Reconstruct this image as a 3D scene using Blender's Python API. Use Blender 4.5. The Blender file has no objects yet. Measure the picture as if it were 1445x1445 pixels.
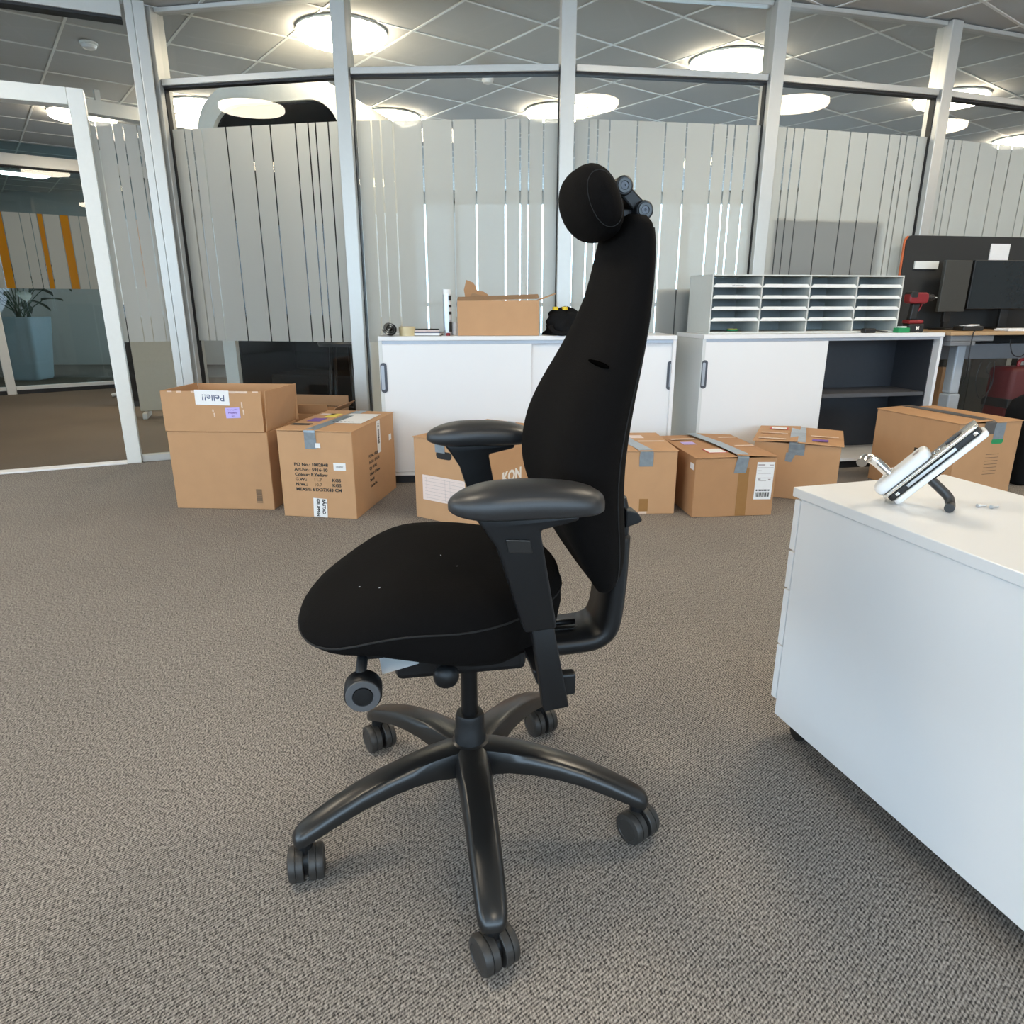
import bpy, bmesh, math, random
from mathutils import Vector, Matrix
random.seed(7)
PI = math.pi
R = math.radians
scene = bpy.context.scene
col = scene.collection

# ------------------------------------------------------------------ camera, sky, exposure
cam_d = bpy.data.cameras.new('camera')
cam_d.sensor_width = 36.0
cam_d.lens = 975.0 / 1445.0 * 36.0
cam_d.clip_start = 0.02
cam = bpy.data.objects.new('camera', cam_d)
cam.location = (0, 0, 1.03)
cam.rotation_euler = (R(90 - 16.95), 0, 0)
col.objects.link(cam)
scene.camera = cam

world = bpy.data.worlds.new('sky')
scene.world = world
world.use_nodes = True
bgn = world.node_tree.nodes['Background']
bgn.inputs['Color'].default_value = (0.58, 0.79, 1.0, 1)
bgn.inputs['Strength'].default_value = 6.4

vs = scene.view_settings
vs.view_transform = 'Standard'
vs.look = 'None'
vs.gamma = 1.0
vs.use_curve_mapping = False
vs.exposure = 0.12
LAMP = 30.0
scene.cycles.max_bounces = 10
scene.cycles.diffuse_bounces = 5
scene.cycles.transparent_max_bounces = 24
scene.cycles.sample_clamp_indirect = 6.0
scene.cycles.caustics_reflective = False
scene.cycles.caustics_refractive = False

# ------------------------------------------------------------------ materials
MATS = {}
def mat(name, c, rough=0.5, metal=0.0, noise=None, bump=0.0, scale=40.0, spec=0.5, coat=0.0):
    """Principled material; colour and relief come from a noise texture in object space."""
    if name in MATS:
        return MATS[name]
    m = bpy.data.materials.new(name)
    m.use_nodes = True
    nt = m.node_tree
    b = nt.nodes['Principled BSDF']
    b.inputs['Roughness'].default_value = rough
    b.inputs['Metallic'].default_value = metal
    b.inputs['Specular IOR Level'].default_value = spec
    b.inputs['Coat Weight'].default_value = coat
    amt = 0.06 if noise is None else noise
    tc = nt.nodes.new('ShaderNodeTexCoord')
    nz = nt.nodes.new('ShaderNodeTexNoise')
    nz.inputs['Scale'].default_value = scale
    nz.inputs['Detail'].default_value = 4
    nt.links.new(tc.outputs['Object'], nz.inputs['Vector'])
    mx = nt.nodes.new('ShaderNodeMix'); mx.data_type = 'RGBA'
    mx.inputs[6].default_value = (*[x * (1 - amt) for x in c], 1)
    mx.inputs[7].default_value = (*[min(1, x * (1 + amt)) for x in c], 1)
    nt.links.new(nz.outputs['Fac'], mx.inputs[0])
    nt.links.new(mx.outputs[2], b.inputs['Base Color'])
    if bump:
        bp = nt.nodes.new('ShaderNodeBump')
        bp.inputs['Strength'].default_value = bump
        bp.inputs['Distance'].default_value = 0.002
        nt.links.new(nz.outputs['Fac'], bp.inputs['Height'])
        nt.links.new(bp.outputs['Normal'], b.inputs['Normal'])
    MATS[name] = m
    return m

def emit(name, c, s):
    m = bpy.data.materials.new(name); m.use_nodes = True
    nt = m.node_tree
    b = nt.nodes['Principled BSDF']
    b.inputs['Base Color'].default_value = (*c, 1)
    b.inputs['Emission Color'].default_value = (*c, 1)
    b.inputs['Emission Strength'].default_value = s
    MATS[name] = m
    return m

def carpet(name, dark, light, rot):
    m = bpy.data.materials.new(name); m.use_nodes = True
    nt = m.node_tree; N = nt.nodes; L = nt.links
    b = N['Principled BSDF']
    b.inputs['Roughness'].default_value = 0.95
    b.inputs['Specular IOR Level'].default_value = 0.1
    tc = N.new('ShaderNodeTexCoord')
    mp = N.new('ShaderNodeMapping'); mp.inputs['Rotation'].default_value = (0, 0, R(rot))
    L.new(tc.outputs['Object'], mp.inputs['Vector'])
    wv = N.new('ShaderNodeTexWave'); wv.wave_type = 'BANDS'; wv.bands_direction = 'X'
    wv.inputs['Scale'].default_value = 58.0; wv.inputs['Distortion'].default_value = 0.8
    wv.inputs['Detail'].default_value = 2; wv.inputs['Detail Scale'].default_value = 3.0
    L.new(mp.outputs['Vector'], wv.inputs['Vector'])
    # short loop flecks, stretched along the ribs
    mp2 = N.new('ShaderNodeMapping'); mp2.inputs['Rotation'].default_value = (0, 0, R(rot)); mp2.inputs['Scale'].default_value = (1.0, 0.45, 1)
    L.new(tc.outputs['Object'], mp2.inputs['Vector'])
    nz = N.new('ShaderNodeTexNoise'); nz.inputs['Scale'].default_value = 260; nz.inputs['Detail'].default_value = 3; nz.inputs['Roughness'].default_value = 0.75
    L.new(mp2.outputs['Vector'], nz.inputs['Vector'])
    nz2 = N.new('ShaderNodeTexNoise'); nz2.inputs['Scale'].default_value = 1.7; nz2.inputs['Detail'].default_value = 3
    L.new(tc.outputs['Object'], nz2.inputs['Vector'])
    ramp = N.new('ShaderNodeValToRGB')
    ramp.color_ramp.elements[0].position = 0.36; ramp.color_ramp.elements[0].color = (*dark, 1)
    ramp.color_ramp.elements[1].position = 0.66; ramp.color_ramp.elements[1].color = (*light, 1)
    ma = N.new('ShaderNodeMath'); ma.operation = 'MULTIPLY_ADD'; ma.inputs[1].default_value = 0.16
    L.new(wv.outputs['Fac'], ma.inputs[0]); 
    mb = N.new('ShaderNodeMath'); mb.operation = 'SUBTRACT'; mb.inputs[1].default_value = 0.08
    L.new(nz.outputs['Fac'], mb.inputs[0]); L.new(mb.outputs[0], ma.inputs[2])
    L.new(ma.outputs[0], ramp.inputs['Fac'])
    mx = N.new('ShaderNodeMix'); mx.data_type = 'RGBA'; mx.blend_type = 'MULTIPLY'; mx.inputs[0].default_value = 0.25
    L.new(ramp.outputs['Color'], mx.inputs[6]); L.new(nz2.outputs['Fac'], mx.inputs[7])
    L.new(mx.outputs[2], b.inputs['Base Color'])
    bp = N.new('ShaderNodeBump'); bp.inputs['Strength'].default_value = 0.5; bp.inputs['Distance'].default_value = 0.003
    L.new(ma.outputs[0], bp.inputs['Height']); L.new(bp.outputs['Normal'], b.inputs['Normal'])
    MATS[name] = m
    return m

def glass_mat(name, tint, power=1.0):
    m = bpy.data.materials.new(name); m.use_nodes = True
    nt = m.node_tree; N = nt.nodes; L = nt.links
    N.remove(N['Principled BSDF'])
    out = N['Material Output']
    tr = N.new('ShaderNodeBsdfTransparent'); tr.inputs['Color'].default_value = (*tint, 1)
    gl = N.new('ShaderNodeBsdfGlossy'); gl.inputs['Roughness'].default_value = 0.0
    fr = N.new('ShaderNodeFresnel'); fr.inputs['IOR'].default_value = 1.5
    mu = N.new('ShaderNodeMath'); mu.operation = 'MULTIPLY'; mu.inputs[1].default_value = power
    L.new(fr.outputs['Fac'], mu.inputs[0])
    # only the outer surface of the sheet reflects (no inner total reflection in a thin pane)
    ge = N.new('ShaderNodeNewGeometry')
    iv = N.new('ShaderNodeMath'); iv.operation = 'SUBTRACT'; iv.inputs[0].default_value = 1.0
    L.new(ge.outputs['Backfacing'], iv.inputs[1])
    m2 = N.new('ShaderNodeMath'); m2.operation = 'MULTIPLY'
    L.new(mu.outputs[0], m2.inputs[0]); L.new(iv.outputs[0], m2.inputs[1]); mu = m2
    mx = N.new('ShaderNodeMixShader')
    L.new(mu.outputs[0], mx.inputs['Fac']); L.new(tr.outputs[0], mx.inputs[1]); L.new(gl.outputs[0], mx.inputs[2])
    L.new(mx.outputs[0], out.inputs['Surface'])
    MATS[name] = m
    return m

def film_mat(name, c, clear):
    m = bpy.data.materials.new(name); m.use_nodes = True
    nt = m.node_tree; N = nt.nodes; L = nt.links
    N.remove(N['Principled BSDF'])
    out = N['Material Output']
    tc = N.new('ShaderNodeTexCoord')
    nz = N.new('ShaderNodeTexNoise'); nz.inputs['Scale'].default_value = 400
    L.new(tc.outputs['Object'], nz.inputs['Vector'])
    cm = N.new('ShaderNodeMix'); cm.data_type = 'RGBA'
    cm.inputs[6].default_value = (*[x * .97 for x in c], 1); cm.inputs[7].default_value = (*c, 1)
    L.new(nz.outputs['Fac'], cm.inputs[0])
    df = N.new('ShaderNodeBsdfDiffuse'); tl = N.new('ShaderNodeBsdfTranslucent'); tr = N.new('ShaderNodeBsdfTransparent')
    L.new(cm.outputs[2], df.inputs['Color']); L.new(cm.outputs[2], tl.inputs['Color'])
    a = N.new('ShaderNodeMixShader'); a.inputs['Fac'].default_value = 0.64
    L.new(df.outputs[0], a.inputs[1]); L.new(tl.outputs[0], a.inputs[2])
    b = N.new('ShaderNodeMixShader'); b.inputs['Fac'].default_value = clear
    L.new(a.outputs[0], b.inputs[1]); L.new(tr.outputs[0], b.inputs[2])
    L.new(b.outputs[0], out.inputs['Surface'])
    MATS[name] = m
    return m

carpet('carpet', (0.050, 0.046, 0.044), (0.50, 0.455, 0.41), 49.7)
carpet('corridor_carpet', (0.11, 0.088, 0.066), (0.26, 0.215, 0.17), 10)
glass_mat('glass', (0.96, 0.975, 0.97), 1.1)
glass_mat('far_glass', (0.70, 0.80, 0.82), 1.0)
film_mat('film', (0.67, 0.675, 0.65), 0.13)
film_mat('amber_film', (0.75, 0.36, 0.02), 0.25)
mat('alu', (0.56, 0.56, 0.535), 0.38, 0.35, 0.03)
mat('white_frame', (0.78, 0.79, 0.76), 0.4, 0, 0.03)
mat('gasket', (0.012, 0.012, 0.013), 0.6)
mat('tile', (0.50, 0.50, 0.49), 0.85, 0, 0.05, 0.05, 300)
mat('grid', (0.80, 0.80, 0.77), 0.5, 0, 0.02)
mat('plaster', (0.62, 0.62, 0.60), 0.8, 0, 0.04, 0.05, 60)
mat('dark_plaster', (0.52, 0.42, 0.36), 0.8, 0, 0.05)
mat('white_lam', (0.80, 0.80, 0.80), 0.32, 0, 0.015, 0, 6)
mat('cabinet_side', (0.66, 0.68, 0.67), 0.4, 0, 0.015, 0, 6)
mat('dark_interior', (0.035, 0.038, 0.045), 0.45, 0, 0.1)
mat('shelf_grey', (0.085, 0.085, 0.09), 0.4, 0, 0.1)
mat('handle_grey', (0.07, 0.075, 0.09), 0.35, 0.2)
mat('handle_pale', (0.42, 0.45, 0.50), 0.3, 0.3)
mat('plinth', (0.02, 0.02, 0.022), 0.6)
mat('card', (0.49, 0.275, 0.135), 0.8, 0, 0.07, 0.08, 14)
mat('card_b', (0.53, 0.305, 0.155), 0.8, 0, 0.07, 0.08, 14)
mat('card_c', (0.44, 0.235, 0.11), 0.8, 0, 0.07, 0.08, 14)
mat('card_in', (0.36, 0.215, 0.115), 0.85, 0, 0.07, 0.08, 14)
mat('torn', (0.72, 0.55, 0.42), 0.9, 0, 0.2, 0.2, 60)
mat('duct_tape', (0.28, 0.33, 0.37), 0.28, 0.25, 0.25, 0.5, 45)
mat('dark_tape', (0.12, 0.115, 0.11), 0.4, 0.1, 0.15, 0.3, 45)
mat('brown_tape', (0.33, 0.17, 0.06), 0.25, 0, 0.08)
mat('paper', (0.82, 0.81, 0.80), 0.7, 0, 0.03)
mat('paper_pink', (0.80, 0.66, 0.60), 0.7, 0, 0.03)
mat('red_ink', (0.60, 0.08, 0.07), 0.6)
mat('yellow_ink', (0.80, 0.66, 0.10), 0.6)
mat('lilac', (0.52, 0.42, 0.80), 0.6, 0, 0.05)
mat('violet', (0.20, 0.10, 0.38), 0.6, 0, 0.1)
mat('ink', (0.03, 0.028, 0.026), 0.7)
mat('blue_ink', (0.10, 0.12, 0.20), 0.7)
mat('faint_ink', (0.17, 0.105, 0.06), 0.8)
mat('grey_ink', (0.38, 0.32, 0.31), 0.8)
mat('white_ink', (0.88, 0.84, 0.78), 0.7)
mat('fabric', (0.0046, 0.0038, 0.0035), 0.95, 0, 0.35, 0.35, 420, 0.10)
mat('fabric_seam', (0.0095, 0.0085, 0.008), 0.9, 0, 0.2)
mat('plastic', (0.0065, 0.007, 0.008), 0.42, 0, 0.1, 0.05, 300, 0.38)
mat('pad', (0.022, 0.022, 0.023), 0.40, 0, 0.1, 0.06, 500, 0.55)
mat('base_black', (0.011, 0.011, 0.011), 0.30, 0, 0.08, 0.02, 300, 0.6)
mat('wheel', (0.030, 0.028, 0.026), 0.45, 0, 0.25, 0.1, 60)
mat('knob_grey', (0.085, 0.087, 0.092), 0.4)
mat('steel_black', (0.014, 0.014, 0.015), 0.3, 0.6)
mat('chrome', (0.80, 0.79, 0.77), 0.14, 1.0, 0.02)
mat('chrome_satin', (0.62, 0.66, 0.70), 0.35, 0.7, 0.02)
mat('nickel', (0.78, 0.76, 0.72), 0.22, 0.85, 0.02)
mat('white_plastic', (0.83, 0.84, 0.85), 0.28, 0, 0.01)
mat('sorter', (0.60, 0.61, 0.575), 0.5, 0, 0.03)
mat('sorter_lip', (0.82, 0.82, 0.79), 0.45, 0, 0.02)
mat('sorter_in', (0.34, 0.37, 0.36), 0.5, 0, 0.04)
mat('oak', (0.46, 0.30, 0.16), 0.45, 0, 0.15, 0, 8)
mat('screen_felt', (0.030, 0.030, 0.029), 0.95, 0, 0.15, 0.2, 300)
mat('orange', (0.55, 0.12, 0.03), 0.6)
mat('lcd', (0.012, 0.018, 0.021), 0.25)
mat('lcd_off', (0.045, 0.046, 0.042), 0.5)
mat('desk_grey', (0.20, 0.21, 0.225), 0.4, 0.2)
mat('desk_leg', (0.42, 0.46, 0.50), 0.4, 0.2)
mat('black', (0.012, 0.012, 0.012), 0.45)
mat('cloth_black', (0.007, 0.007, 0.0075), 0.95, 0, 0.3, 0.4, 90, 0.2)
mat('tool_red', (0.22, 0.012, 0.016), 0.4)
mat('case_red', (0.075, 0.008, 0.008), 0.6, 0, 0.1)
mat('green', (0.02, 0.28, 0.10), 0.5)
mat('mat_grey', (0.11, 0.11, 0.10), 0.9, 0, 0.2, 0.3, 120)
mat('clear_tape', (0.62, 0.52, 0.30), 0.3)
mat('yellow', (0.85, 0.60, 0.02), 0.5)
mat('pot', (0.74, 0.80, 0.82), 0.35)
mat('leaf', (0.035, 0.085, 0.045), 0.4, 0, 0.3, 0, 12)
mat('board_grey', (0.13, 0.135, 0.14), 0.7)
mat('slit', (0.0012, 0.0011, 0.001), 0.95, 0, 0.1, 0, 40, 0.0)
mat('booth_white', (0.72, 0.71, 0.66), 0.5)
mat('booth_dark', (0.016, 0.0155, 0.015), 0.95, 0, 0.2, 0, 60, 0.1)
mat('beige', (0.50, 0.46, 0.37), 0.7)
emit('lamp_warm', (1.0, 0.86, 0.66), LAMP)
emit('lamp_white', (1.0, 0.97, 0.92), LAMP * 0.7)
M = MATS

# ------------------------------------------------------------------ mesh helpers
class MB:
    def __init__(s):
        s.v = []; s.f = []
    def add(s, vs, fs, mtx=None):
        o = len(s.v)
        s.v += [tuple(mtx @ Vector(p)) if mtx else tuple(p) for p in vs]
        s.f += [tuple(i + o for i in f) for f in fs]
        return s
    def box(s, x0, x1, y0, y1, z0, z1, mtx=None):
        vs = [(x0,y0,z0),(x1,y0,z0),(x1,y1,z0),(x0,y1,z0),(x0,y0,z1),(x1,y0,z1),(x1,y1,z1),(x0,y1,z1)]
        return s.add(vs, [(0,3,2,1),(4,5,6,7),(0,1,5,4),(1,2,6,5),(2,3,7,6),(3,0,4,7)], mtx)
    def loft(s, rings, cap=True, closed=False):
        n = len(rings[0]); vs = [p for r in rings for p in r]; fs = []
        k = len(rings)
        for i in range(k if closed else k - 1):
            a = i * n; b = ((i + 1) % k) * n
            for j in range(n):
                fs.append((a + j, a + (j + 1) % n, b + (j + 1) % n, b + j))
        if cap and not closed:
            fs.append(tuple(range(n - 1, -1, -1))); fs.append(tuple(range((k - 1) * n, k * n)))
        return s.add(vs, fs)
    def tube(s, path, r, n=10, cap=True):
        path = [Vector(p) for p in path]
        rs = r if isinstance(r, (list, tuple)) else [r] * len(path)
        rings = []; up = None
        for i, p in enumerate(path):
            t = (path[min(i + 1, len(path) - 1)] - path[max(i - 1, 0)]).normalized()
            if up is None:
                up = Vector((0, 0, 1)) if abs(t.z) < 0.9 else Vector((1, 0, 0))
            a = t.cross(up).normalized(); b = a.cross(t).normalized(); up = b
            rings.append([p + (a * math.cos(2*PI*k/n) + b * math.sin(2*PI*k/n)) * rs[i] for k in range(n)])
        return s.loft(rings, cap)
    def lathe(s, prof, n=24, mtx=None):
        rings = [[(r * math.cos(2*PI*k/n), r * math.sin(2*PI*k/n), z) for k in range(n)] for r, z in prof]
        m = MB().loft(rings); return s.add(m.v, m.f, mtx)
    def prism(s, outline, y0, y1, mtx=None):
        """outline in local x,z extruded along y"""
        a = [(x, y0, z) for x, z in outline]; b = [(x, y1, z) for x, z in outline]
        m = MB().loft([a, b]); return s.add(m.v, m.f, mtx)
    def obj(s, name, material, parent=None, smooth=False, bevel=0.0, seg=2, loc=None, rot=None):
        me = bpy.data.meshes.new(name)
        me.from_pydata([tuple(p) for p in s.v], [], s.f)
        bm = bmesh.new(); bm.from_mesh(me)
        bmesh.ops.recalc_face_normals(bm, faces=bm.faces)
        bm.to_mesh(me); bm.free()
        me.materials.append(M[material] if isinstance(material, str) else material)
        o = bpy.data.objects.new(name, me)
        col.objects.link(o)
        if parent is not None: o.parent = parent
        if loc: o.location = loc
        if rot: o.rotation_euler = rot
        if smooth:
            me.polygons.foreach_set('use_smooth', [True] * len(me.polygons))
            if smooth == 'auto':
                bm = bmesh.new(); bm.from_mesh(me)
                for e in bm.edges:
                    if len(e.link_faces) == 2 and e.calc_face_angle(0) > R(38): e.smooth = False
                bm.to_mesh(me); bm.free()
        if bevel:
            md = o.modifiers.new('bevel', 'BEVEL'); md.width = bevel; md.segments = seg; md.limit_method = 'ANGLE'; md.angle_limit = R(40)
            md.harden_normals = False
            me.polygons.foreach_set('use_smooth', [True] * len(me.polygons)) if seg > 1 and smooth else None
        return o

def tag(o, label=None, cat=None, group=None, kind=None):
    if label: o['label'] = label
    if cat: o['category'] = cat
    if group: o['group'] = group
    if kind: o['kind'] = kind
    return o
def empty(name, loc=(0, 0, 0), rz=0.0, label=None, cat=None, group=None, kind=None, parent=None):
    o = bpy.data.objects.new(name, None); o.empty_display_size = 0.05
    col.objects.link(o); o.location = loc; o.rotation_euler = (0, 0, rz)
    if parent: o.parent = parent
    return tag(o, label, cat, group, kind)
def share(o, parent, loc, rz=None):
    c = o.copy(); col.objects.link(c); c.parent = parent; c.location = loc
    if rz is not None: c.rotation_euler = (0, 0, rz)
    return c
def text(body, size, material, parent, loc, rot, align='LEFT', bold=0.0, name='lettering', space=1.0, xs=1.0):
    c = bpy.data.curves.new(name, 'FONT'); c.body = body; c.size = size; c.extrude = 0.0003; c.align_x = align
    c.offset = bold; c.space_character = space; c.resolution_u = 3
    c.materials.append(M[material])
    o = bpy.data.objects.new(name, c); col.objects.link(o); o.parent = parent
    me = bpy.data.meshes.new_from_object(o)
    bpy.data.objects.remove(o); bpy.data.curves.remove(c)
    o = bpy.data.objects.new(name, me); col.objects.link(o); o.parent = parent
    o.location = loc; o.rotation_euler = rot; o.scale = (xs, 1, 1)
    return o
def smoothstep(x):
    x = max(0.0, min(1.0, x)); return x * x * (3 - 2 * x)
def interp(tab, x):
    if x <= tab[0][0]: return tab[0][1:]
    for i in range(len(tab) - 1):
        a, b = tab[i], tab[i + 1]
        if x <= b[0]:                      # cubic Hermite with finite-difference tangents
            p0 = tab[max(i - 1, 0)]; p3 = tab[min(i + 2, len(tab) - 1)]
            dx = b[0] - a[0]; t = (x - a[0]) / dx; out = []
            for k in range(1, len(a)):
                ma = (b[k] - p0[k]) / (b[0] - p0[0]) * dx; mb = (p3[k] - a[k]) / (p3[0] - a[0]) * dx
                out.append((2*t**3 - 3*t*t + 1)*a[k] + (t**3 - 2*t*t + t)*ma + (3*t*t - 2*t**3)*b[k] + (t**3 - t*t)*mb)
            return tuple(out)
    return tab[-1][1:]
def catmull(pts, n=6):
    P = [Vector(p) for p in pts]; out = []
    for i in range(len(P) - 1):
        a = P[max(i - 1, 0)]; b = P[i]; c = P[i + 1]; d = P[min(i + 2, len(P) - 1)]
        for k in range(n):
            t = k / n
            out.append(0.5 * ((2*b) + (c - a)*t + (2*a - 5*b + 4*c - d)*t*t + (3*b - a - 3*c + d)*t*t*t))
    out.append(P[-1]); return out
def rrect(x0, x1, z0, z1, r, n=6):
    out = []
    for cx, cz, a0 in ((x1 - r, z1 - r, 0), (x0 + r, z1 - r, 90), (x0 + r, z0 + r, 180), (x1 - r, z0 + r, 270)):
        for k in range(n + 1):
            a = R(a0 + 90 * k / n); out.append((cx + r * math.cos(a), cz + r * math.sin(a)))
    return out

# ================================================================== THE SETTING
CEIL = 2.69
tag(MB().box(-9, 9, -4.2, 12.2, -0.05, 0.0).obj('floor', 'carpet'), kind='structure')
# brownish corridor carpet beyond the doorway (a separate fitted piece)
cor = MB().add([(-8.9, 1.75, .004), (-3.30, 4.265, .004), (-2.14, 4.79, .004), (-2.6, 7.0, .004), (-3.4, 9.9, .004), (-8.9, 9.9, .004)], [(0, 1, 2, 3, 4, 5)])
tag(cor.obj('floor_corridor', 'corridor_carpet'), kind='structure')

# ---- ceiling: grid slab and square tiles set at 37 degrees
ceil = tag(MB().box(-9, 9, -4.2, 12.2, CEIL + 0.014, CEIL + 0.10).obj('ceiling', 'tile'), kind='structure')
GA = R(37.3); gx, gy = math.cos(GA), math.sin(GA)
TS = 0.6; HALF = 0.2912
tile_me = None
cells = []
for i in range(-30, 31):
    for j in range(-30, 31):
        x = -0.271 + (i + .5) * TS * gx - (j + .5) * TS * gy
        y = 4.665 + (i + .5) * TS * gy + (j + .5) * TS * gx
        if not (-8.5 < x < 8.5 and -3.7 < y < 11.7): continue
        # in the photograph's field of view?
        zc = y * math.cos(R(16.95)) - 1.66 * math.sin(R(16.95)); yc = y * math.sin(R(16.95)) + 1.66 * math.cos(R(16.95))
        vis = zc > 0.5 and abs(x / zc) < 0.86 and yc / zc < 0.86 and y > 3.9
        cells.append((0 if vis else 1, x * x + y * y, x, y))
cells.sort()
rest = MB()
for k, (v, d, x, y) in enumerate(cells):
    if v == 0 and k < 290:
        if tile_me is None:
            t0 = MB().box(-HALF, HALF, -HALF, HALF, 0, 0.010).obj('ceiling_tile', 'tile', ceil, loc=(x, y, CEIL + 0.002), rot=(0, 0, GA), bevel=0.003, seg=1)
            tile_me = t0
        else:
            share(tile_me, ceil, (x, y, CEIL + 0.002), GA)
    else:
        rest.box(-HALF, HALF, -HALF, HALF, CEIL + 0.002, CEIL + 0.012, Matrix.Translation((x, y, 0)) @ Matrix.Rotation(GA, 4, 'Z'))
tag(rest.obj('ceiling_tiles', 'tile', ceil), kind='stuff')

# T-bars between the tiles, clipped to the room
def clip(p, d):
    lo, hi = -40.0, 40.0
    for c, v, a, b in ((p[0], d[0], -8.88, 8.88), (p[1], d[1], -3.98, 11.98)):
        t0, t1 = sorted(((a - c) / v, (b - c) / v)); lo = max(lo, t0); hi = min(hi, t1)
    return lo, hi
for k in range(-30, 31):
    for d, nrm, z in (((gx, gy), (-gy, gx), CEIL - .002), ((-gy, gx), (gx, gy), CEIL - .0015)):
        p = (-0.271 + nrm[0] * k * TS, 4.665 + nrm[1] * k * TS)
        lo, hi = clip(p, d)
        if hi - lo > .3:
            MB().box(lo, hi, -.0085, .0085, z, CEIL + .0135, Matrix.Translation((p[0], p[1], 0)) @ Matrix.Rotation(math.atan2(d[1], d[0]), 4, 'Z')).obj('grid_bar', 'grid', ceil)

# ---- glazed round wall
Pw = [(-2.15, 4.79), (-.969, 4.561), (.313, 4.495), (1.548, 4.684), (2.727, 4.992), (3.885, 5.412), (4.97, 5.965)]
TRZ = 2.293; FT = 2.045; FB = 0.78
wall = empty('wall_back', kind='structure')
GAPS = [0.04, .11, .153, .21, .345, .484, .589, .725, .794, .833, .90]
def panel_frame(a, b):
    a = Vector((*a, 0)); b = Vector((*b, 0)); d = b - a
    return a, d.length, math.atan2(d.y, d.x)
def glazed(parent, a, b, gaps, m0, m1, transom=True, z_top=CEIL, ft=FT, fb=FB, sill=True, film='film', gap=.0045):
    o, L, ang = panel_frame(a, b)
    mt = Matrix.Translation(o) @ Matrix.Rotation(ang, 4, 'Z')
    x0, x1 = m0, L - m1
    e = MB
    if sill:
        e().box(x0, x1, -.03, .03, 0.0, .045, mt).obj('sill_rail', 'alu', parent, bevel=.003, seg=1)
    if transom:
        e().box(x0, x1, -.045, .03, TRZ - .018, TRZ + .018, mt).obj('transom_rail', 'alu', parent, bevel=.003, seg=1)
        e().box(x0, x1, -.030, .02, TRZ - .030, TRZ - .0185, mt).obj('gasket', 'gasket', parent)
    e().box(x0, x1, -.03, .03, z_top - .03, z_top - .006, mt).obj('head_rail', 'alu', parent, bevel=.003, seg=1)
    gl = e().box(x0, x1, -.004, .004, .046, (TRZ - .031) if transom else z_top - .032, mt).obj('glass_pane', 'glass', parent)
    if transom:
        e().box(x0, x1, -.004, .004, TRZ + .019, z_top - .032, mt).obj('glass_pane', 'glass', parent)
    edges = [x0] + [g * L for g in gaps] + [x1]
    for k in range(len(edges) - 1):
        s0 = edges[k] + (gap if k else 0); s1 = edges[k + 1] - (gap if k < len(edges) - 2 else 0)
        if s1 - s0 > .01:
            e().box(s0, s1, -.006, -.0045, fb, ft, mt).obj('film_strip', film, gl)
    return mt
for i in range(6):
    glazed(wall, Pw[i], Pw[i + 1], GAPS, .045, .045)
for i, p in enumerate(Pw):
    # post square to the bisector of its two panels
    q0 = Pw[max(i - 1, 0)]; q1 = Pw[min(i + 1, 6)]
    ang = math.atan2(q1[1] - q0[1], q1[0] - q0[0])
    mt = Matrix.Translation((*p, 0)) @ Matrix.Rotation(ang, 4, 'Z')
    w = .042
    po = MB().box(-w, w, -.06, .06, 0, CEIL - .006, mt).obj('post', 'alu', wall, bevel=.004, seg=2)
    MB().box(-w - .005, -w - .0002, -.02, .02, .03, TRZ - .02, mt).obj('gasket', 'gasket', po)
    MB().box(w + .0002, w + .005, -.02, .02, .03, TRZ - .02, mt).obj('gasket', 'gasket', po)

# ---- door side of the room: doorway, side light, corner post
wl = empty('wall_left', kind='structure')
dd = Vector((.911, .412, 0)); A = Vector((-2.53, 4.535, 0)); LA = R(24.3)
def dpt(s): return (A.x + dd.x * s, A.y + dd.y * s)
glazed(wl, dpt(.035), dpt(.345), [.14, .42, .60, .84], .012, .03, transom=False, gap=.0028)
mtA = Matrix.Translation(A) @ Matrix.Rotation(LA, 4, 'Z')
MB().box(.362, .425, -.06, .06, 0, CEIL - .006, mtA).obj('post', 'alu', wl, bevel=.005, seg=2)
MB().box(.318, .3615, -.045, .03, 0.05, CEIL - .006, mtA).obj('post_strip', 'alu', wl, bevel=.004, seg=2)
door = empty('door_1', kind='structure')
MB().box(-.04, .045, -.05, .05, 0, 2.20, mtA).obj('door_jamb', 'white_frame', door, bevel=.004)
MB().box(-1.14, -.0405, -.05, .05, 2.11, 2.20, mtA).obj('door_head', 'white_frame', door, bevel=.004)
MB().box(-1.14, -1.055, -.05, .05, 0, 2.1095, mtA).obj('door_jamb', 'white_frame', door, bevel=.004)
MB().box(-1.05, -.041, -.06, .03, 0.0, .012, mtA).obj('threshold', 'paper', door, bevel=.003)
MB().box(-1.14, .045, -.004, .004, 2.2015, CEIL - .11, mtA).obj('glass_pane', 'glass', door)
MB().box(-1.14, .30, -.06, .05, CEIL - .10, CEIL - .006, mtA).obj('head_rail', 'alu', door, bevel=.004)
MB().box(-1.14, .30, -.05, .04, CEIL - .115, CEIL - .1005, mtA).obj('gasket', 'gasket', door)
# plain wall left of the doorway, outside the picture
MB().box(-6.6, -1.145, -.06, .06, 0, CEIL, mtA).obj('wall_panel', 'plaster', wl)

# ---- outer shell
def shell(name, boxes, m='plaster'):
    b = MB()
    for t in boxes: b.box(*t)
    return tag(b.obj(name, m), kind='structure')
Z1 = CEIL + .1
WIN0, WIN1 = 0.75, 2.55
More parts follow.
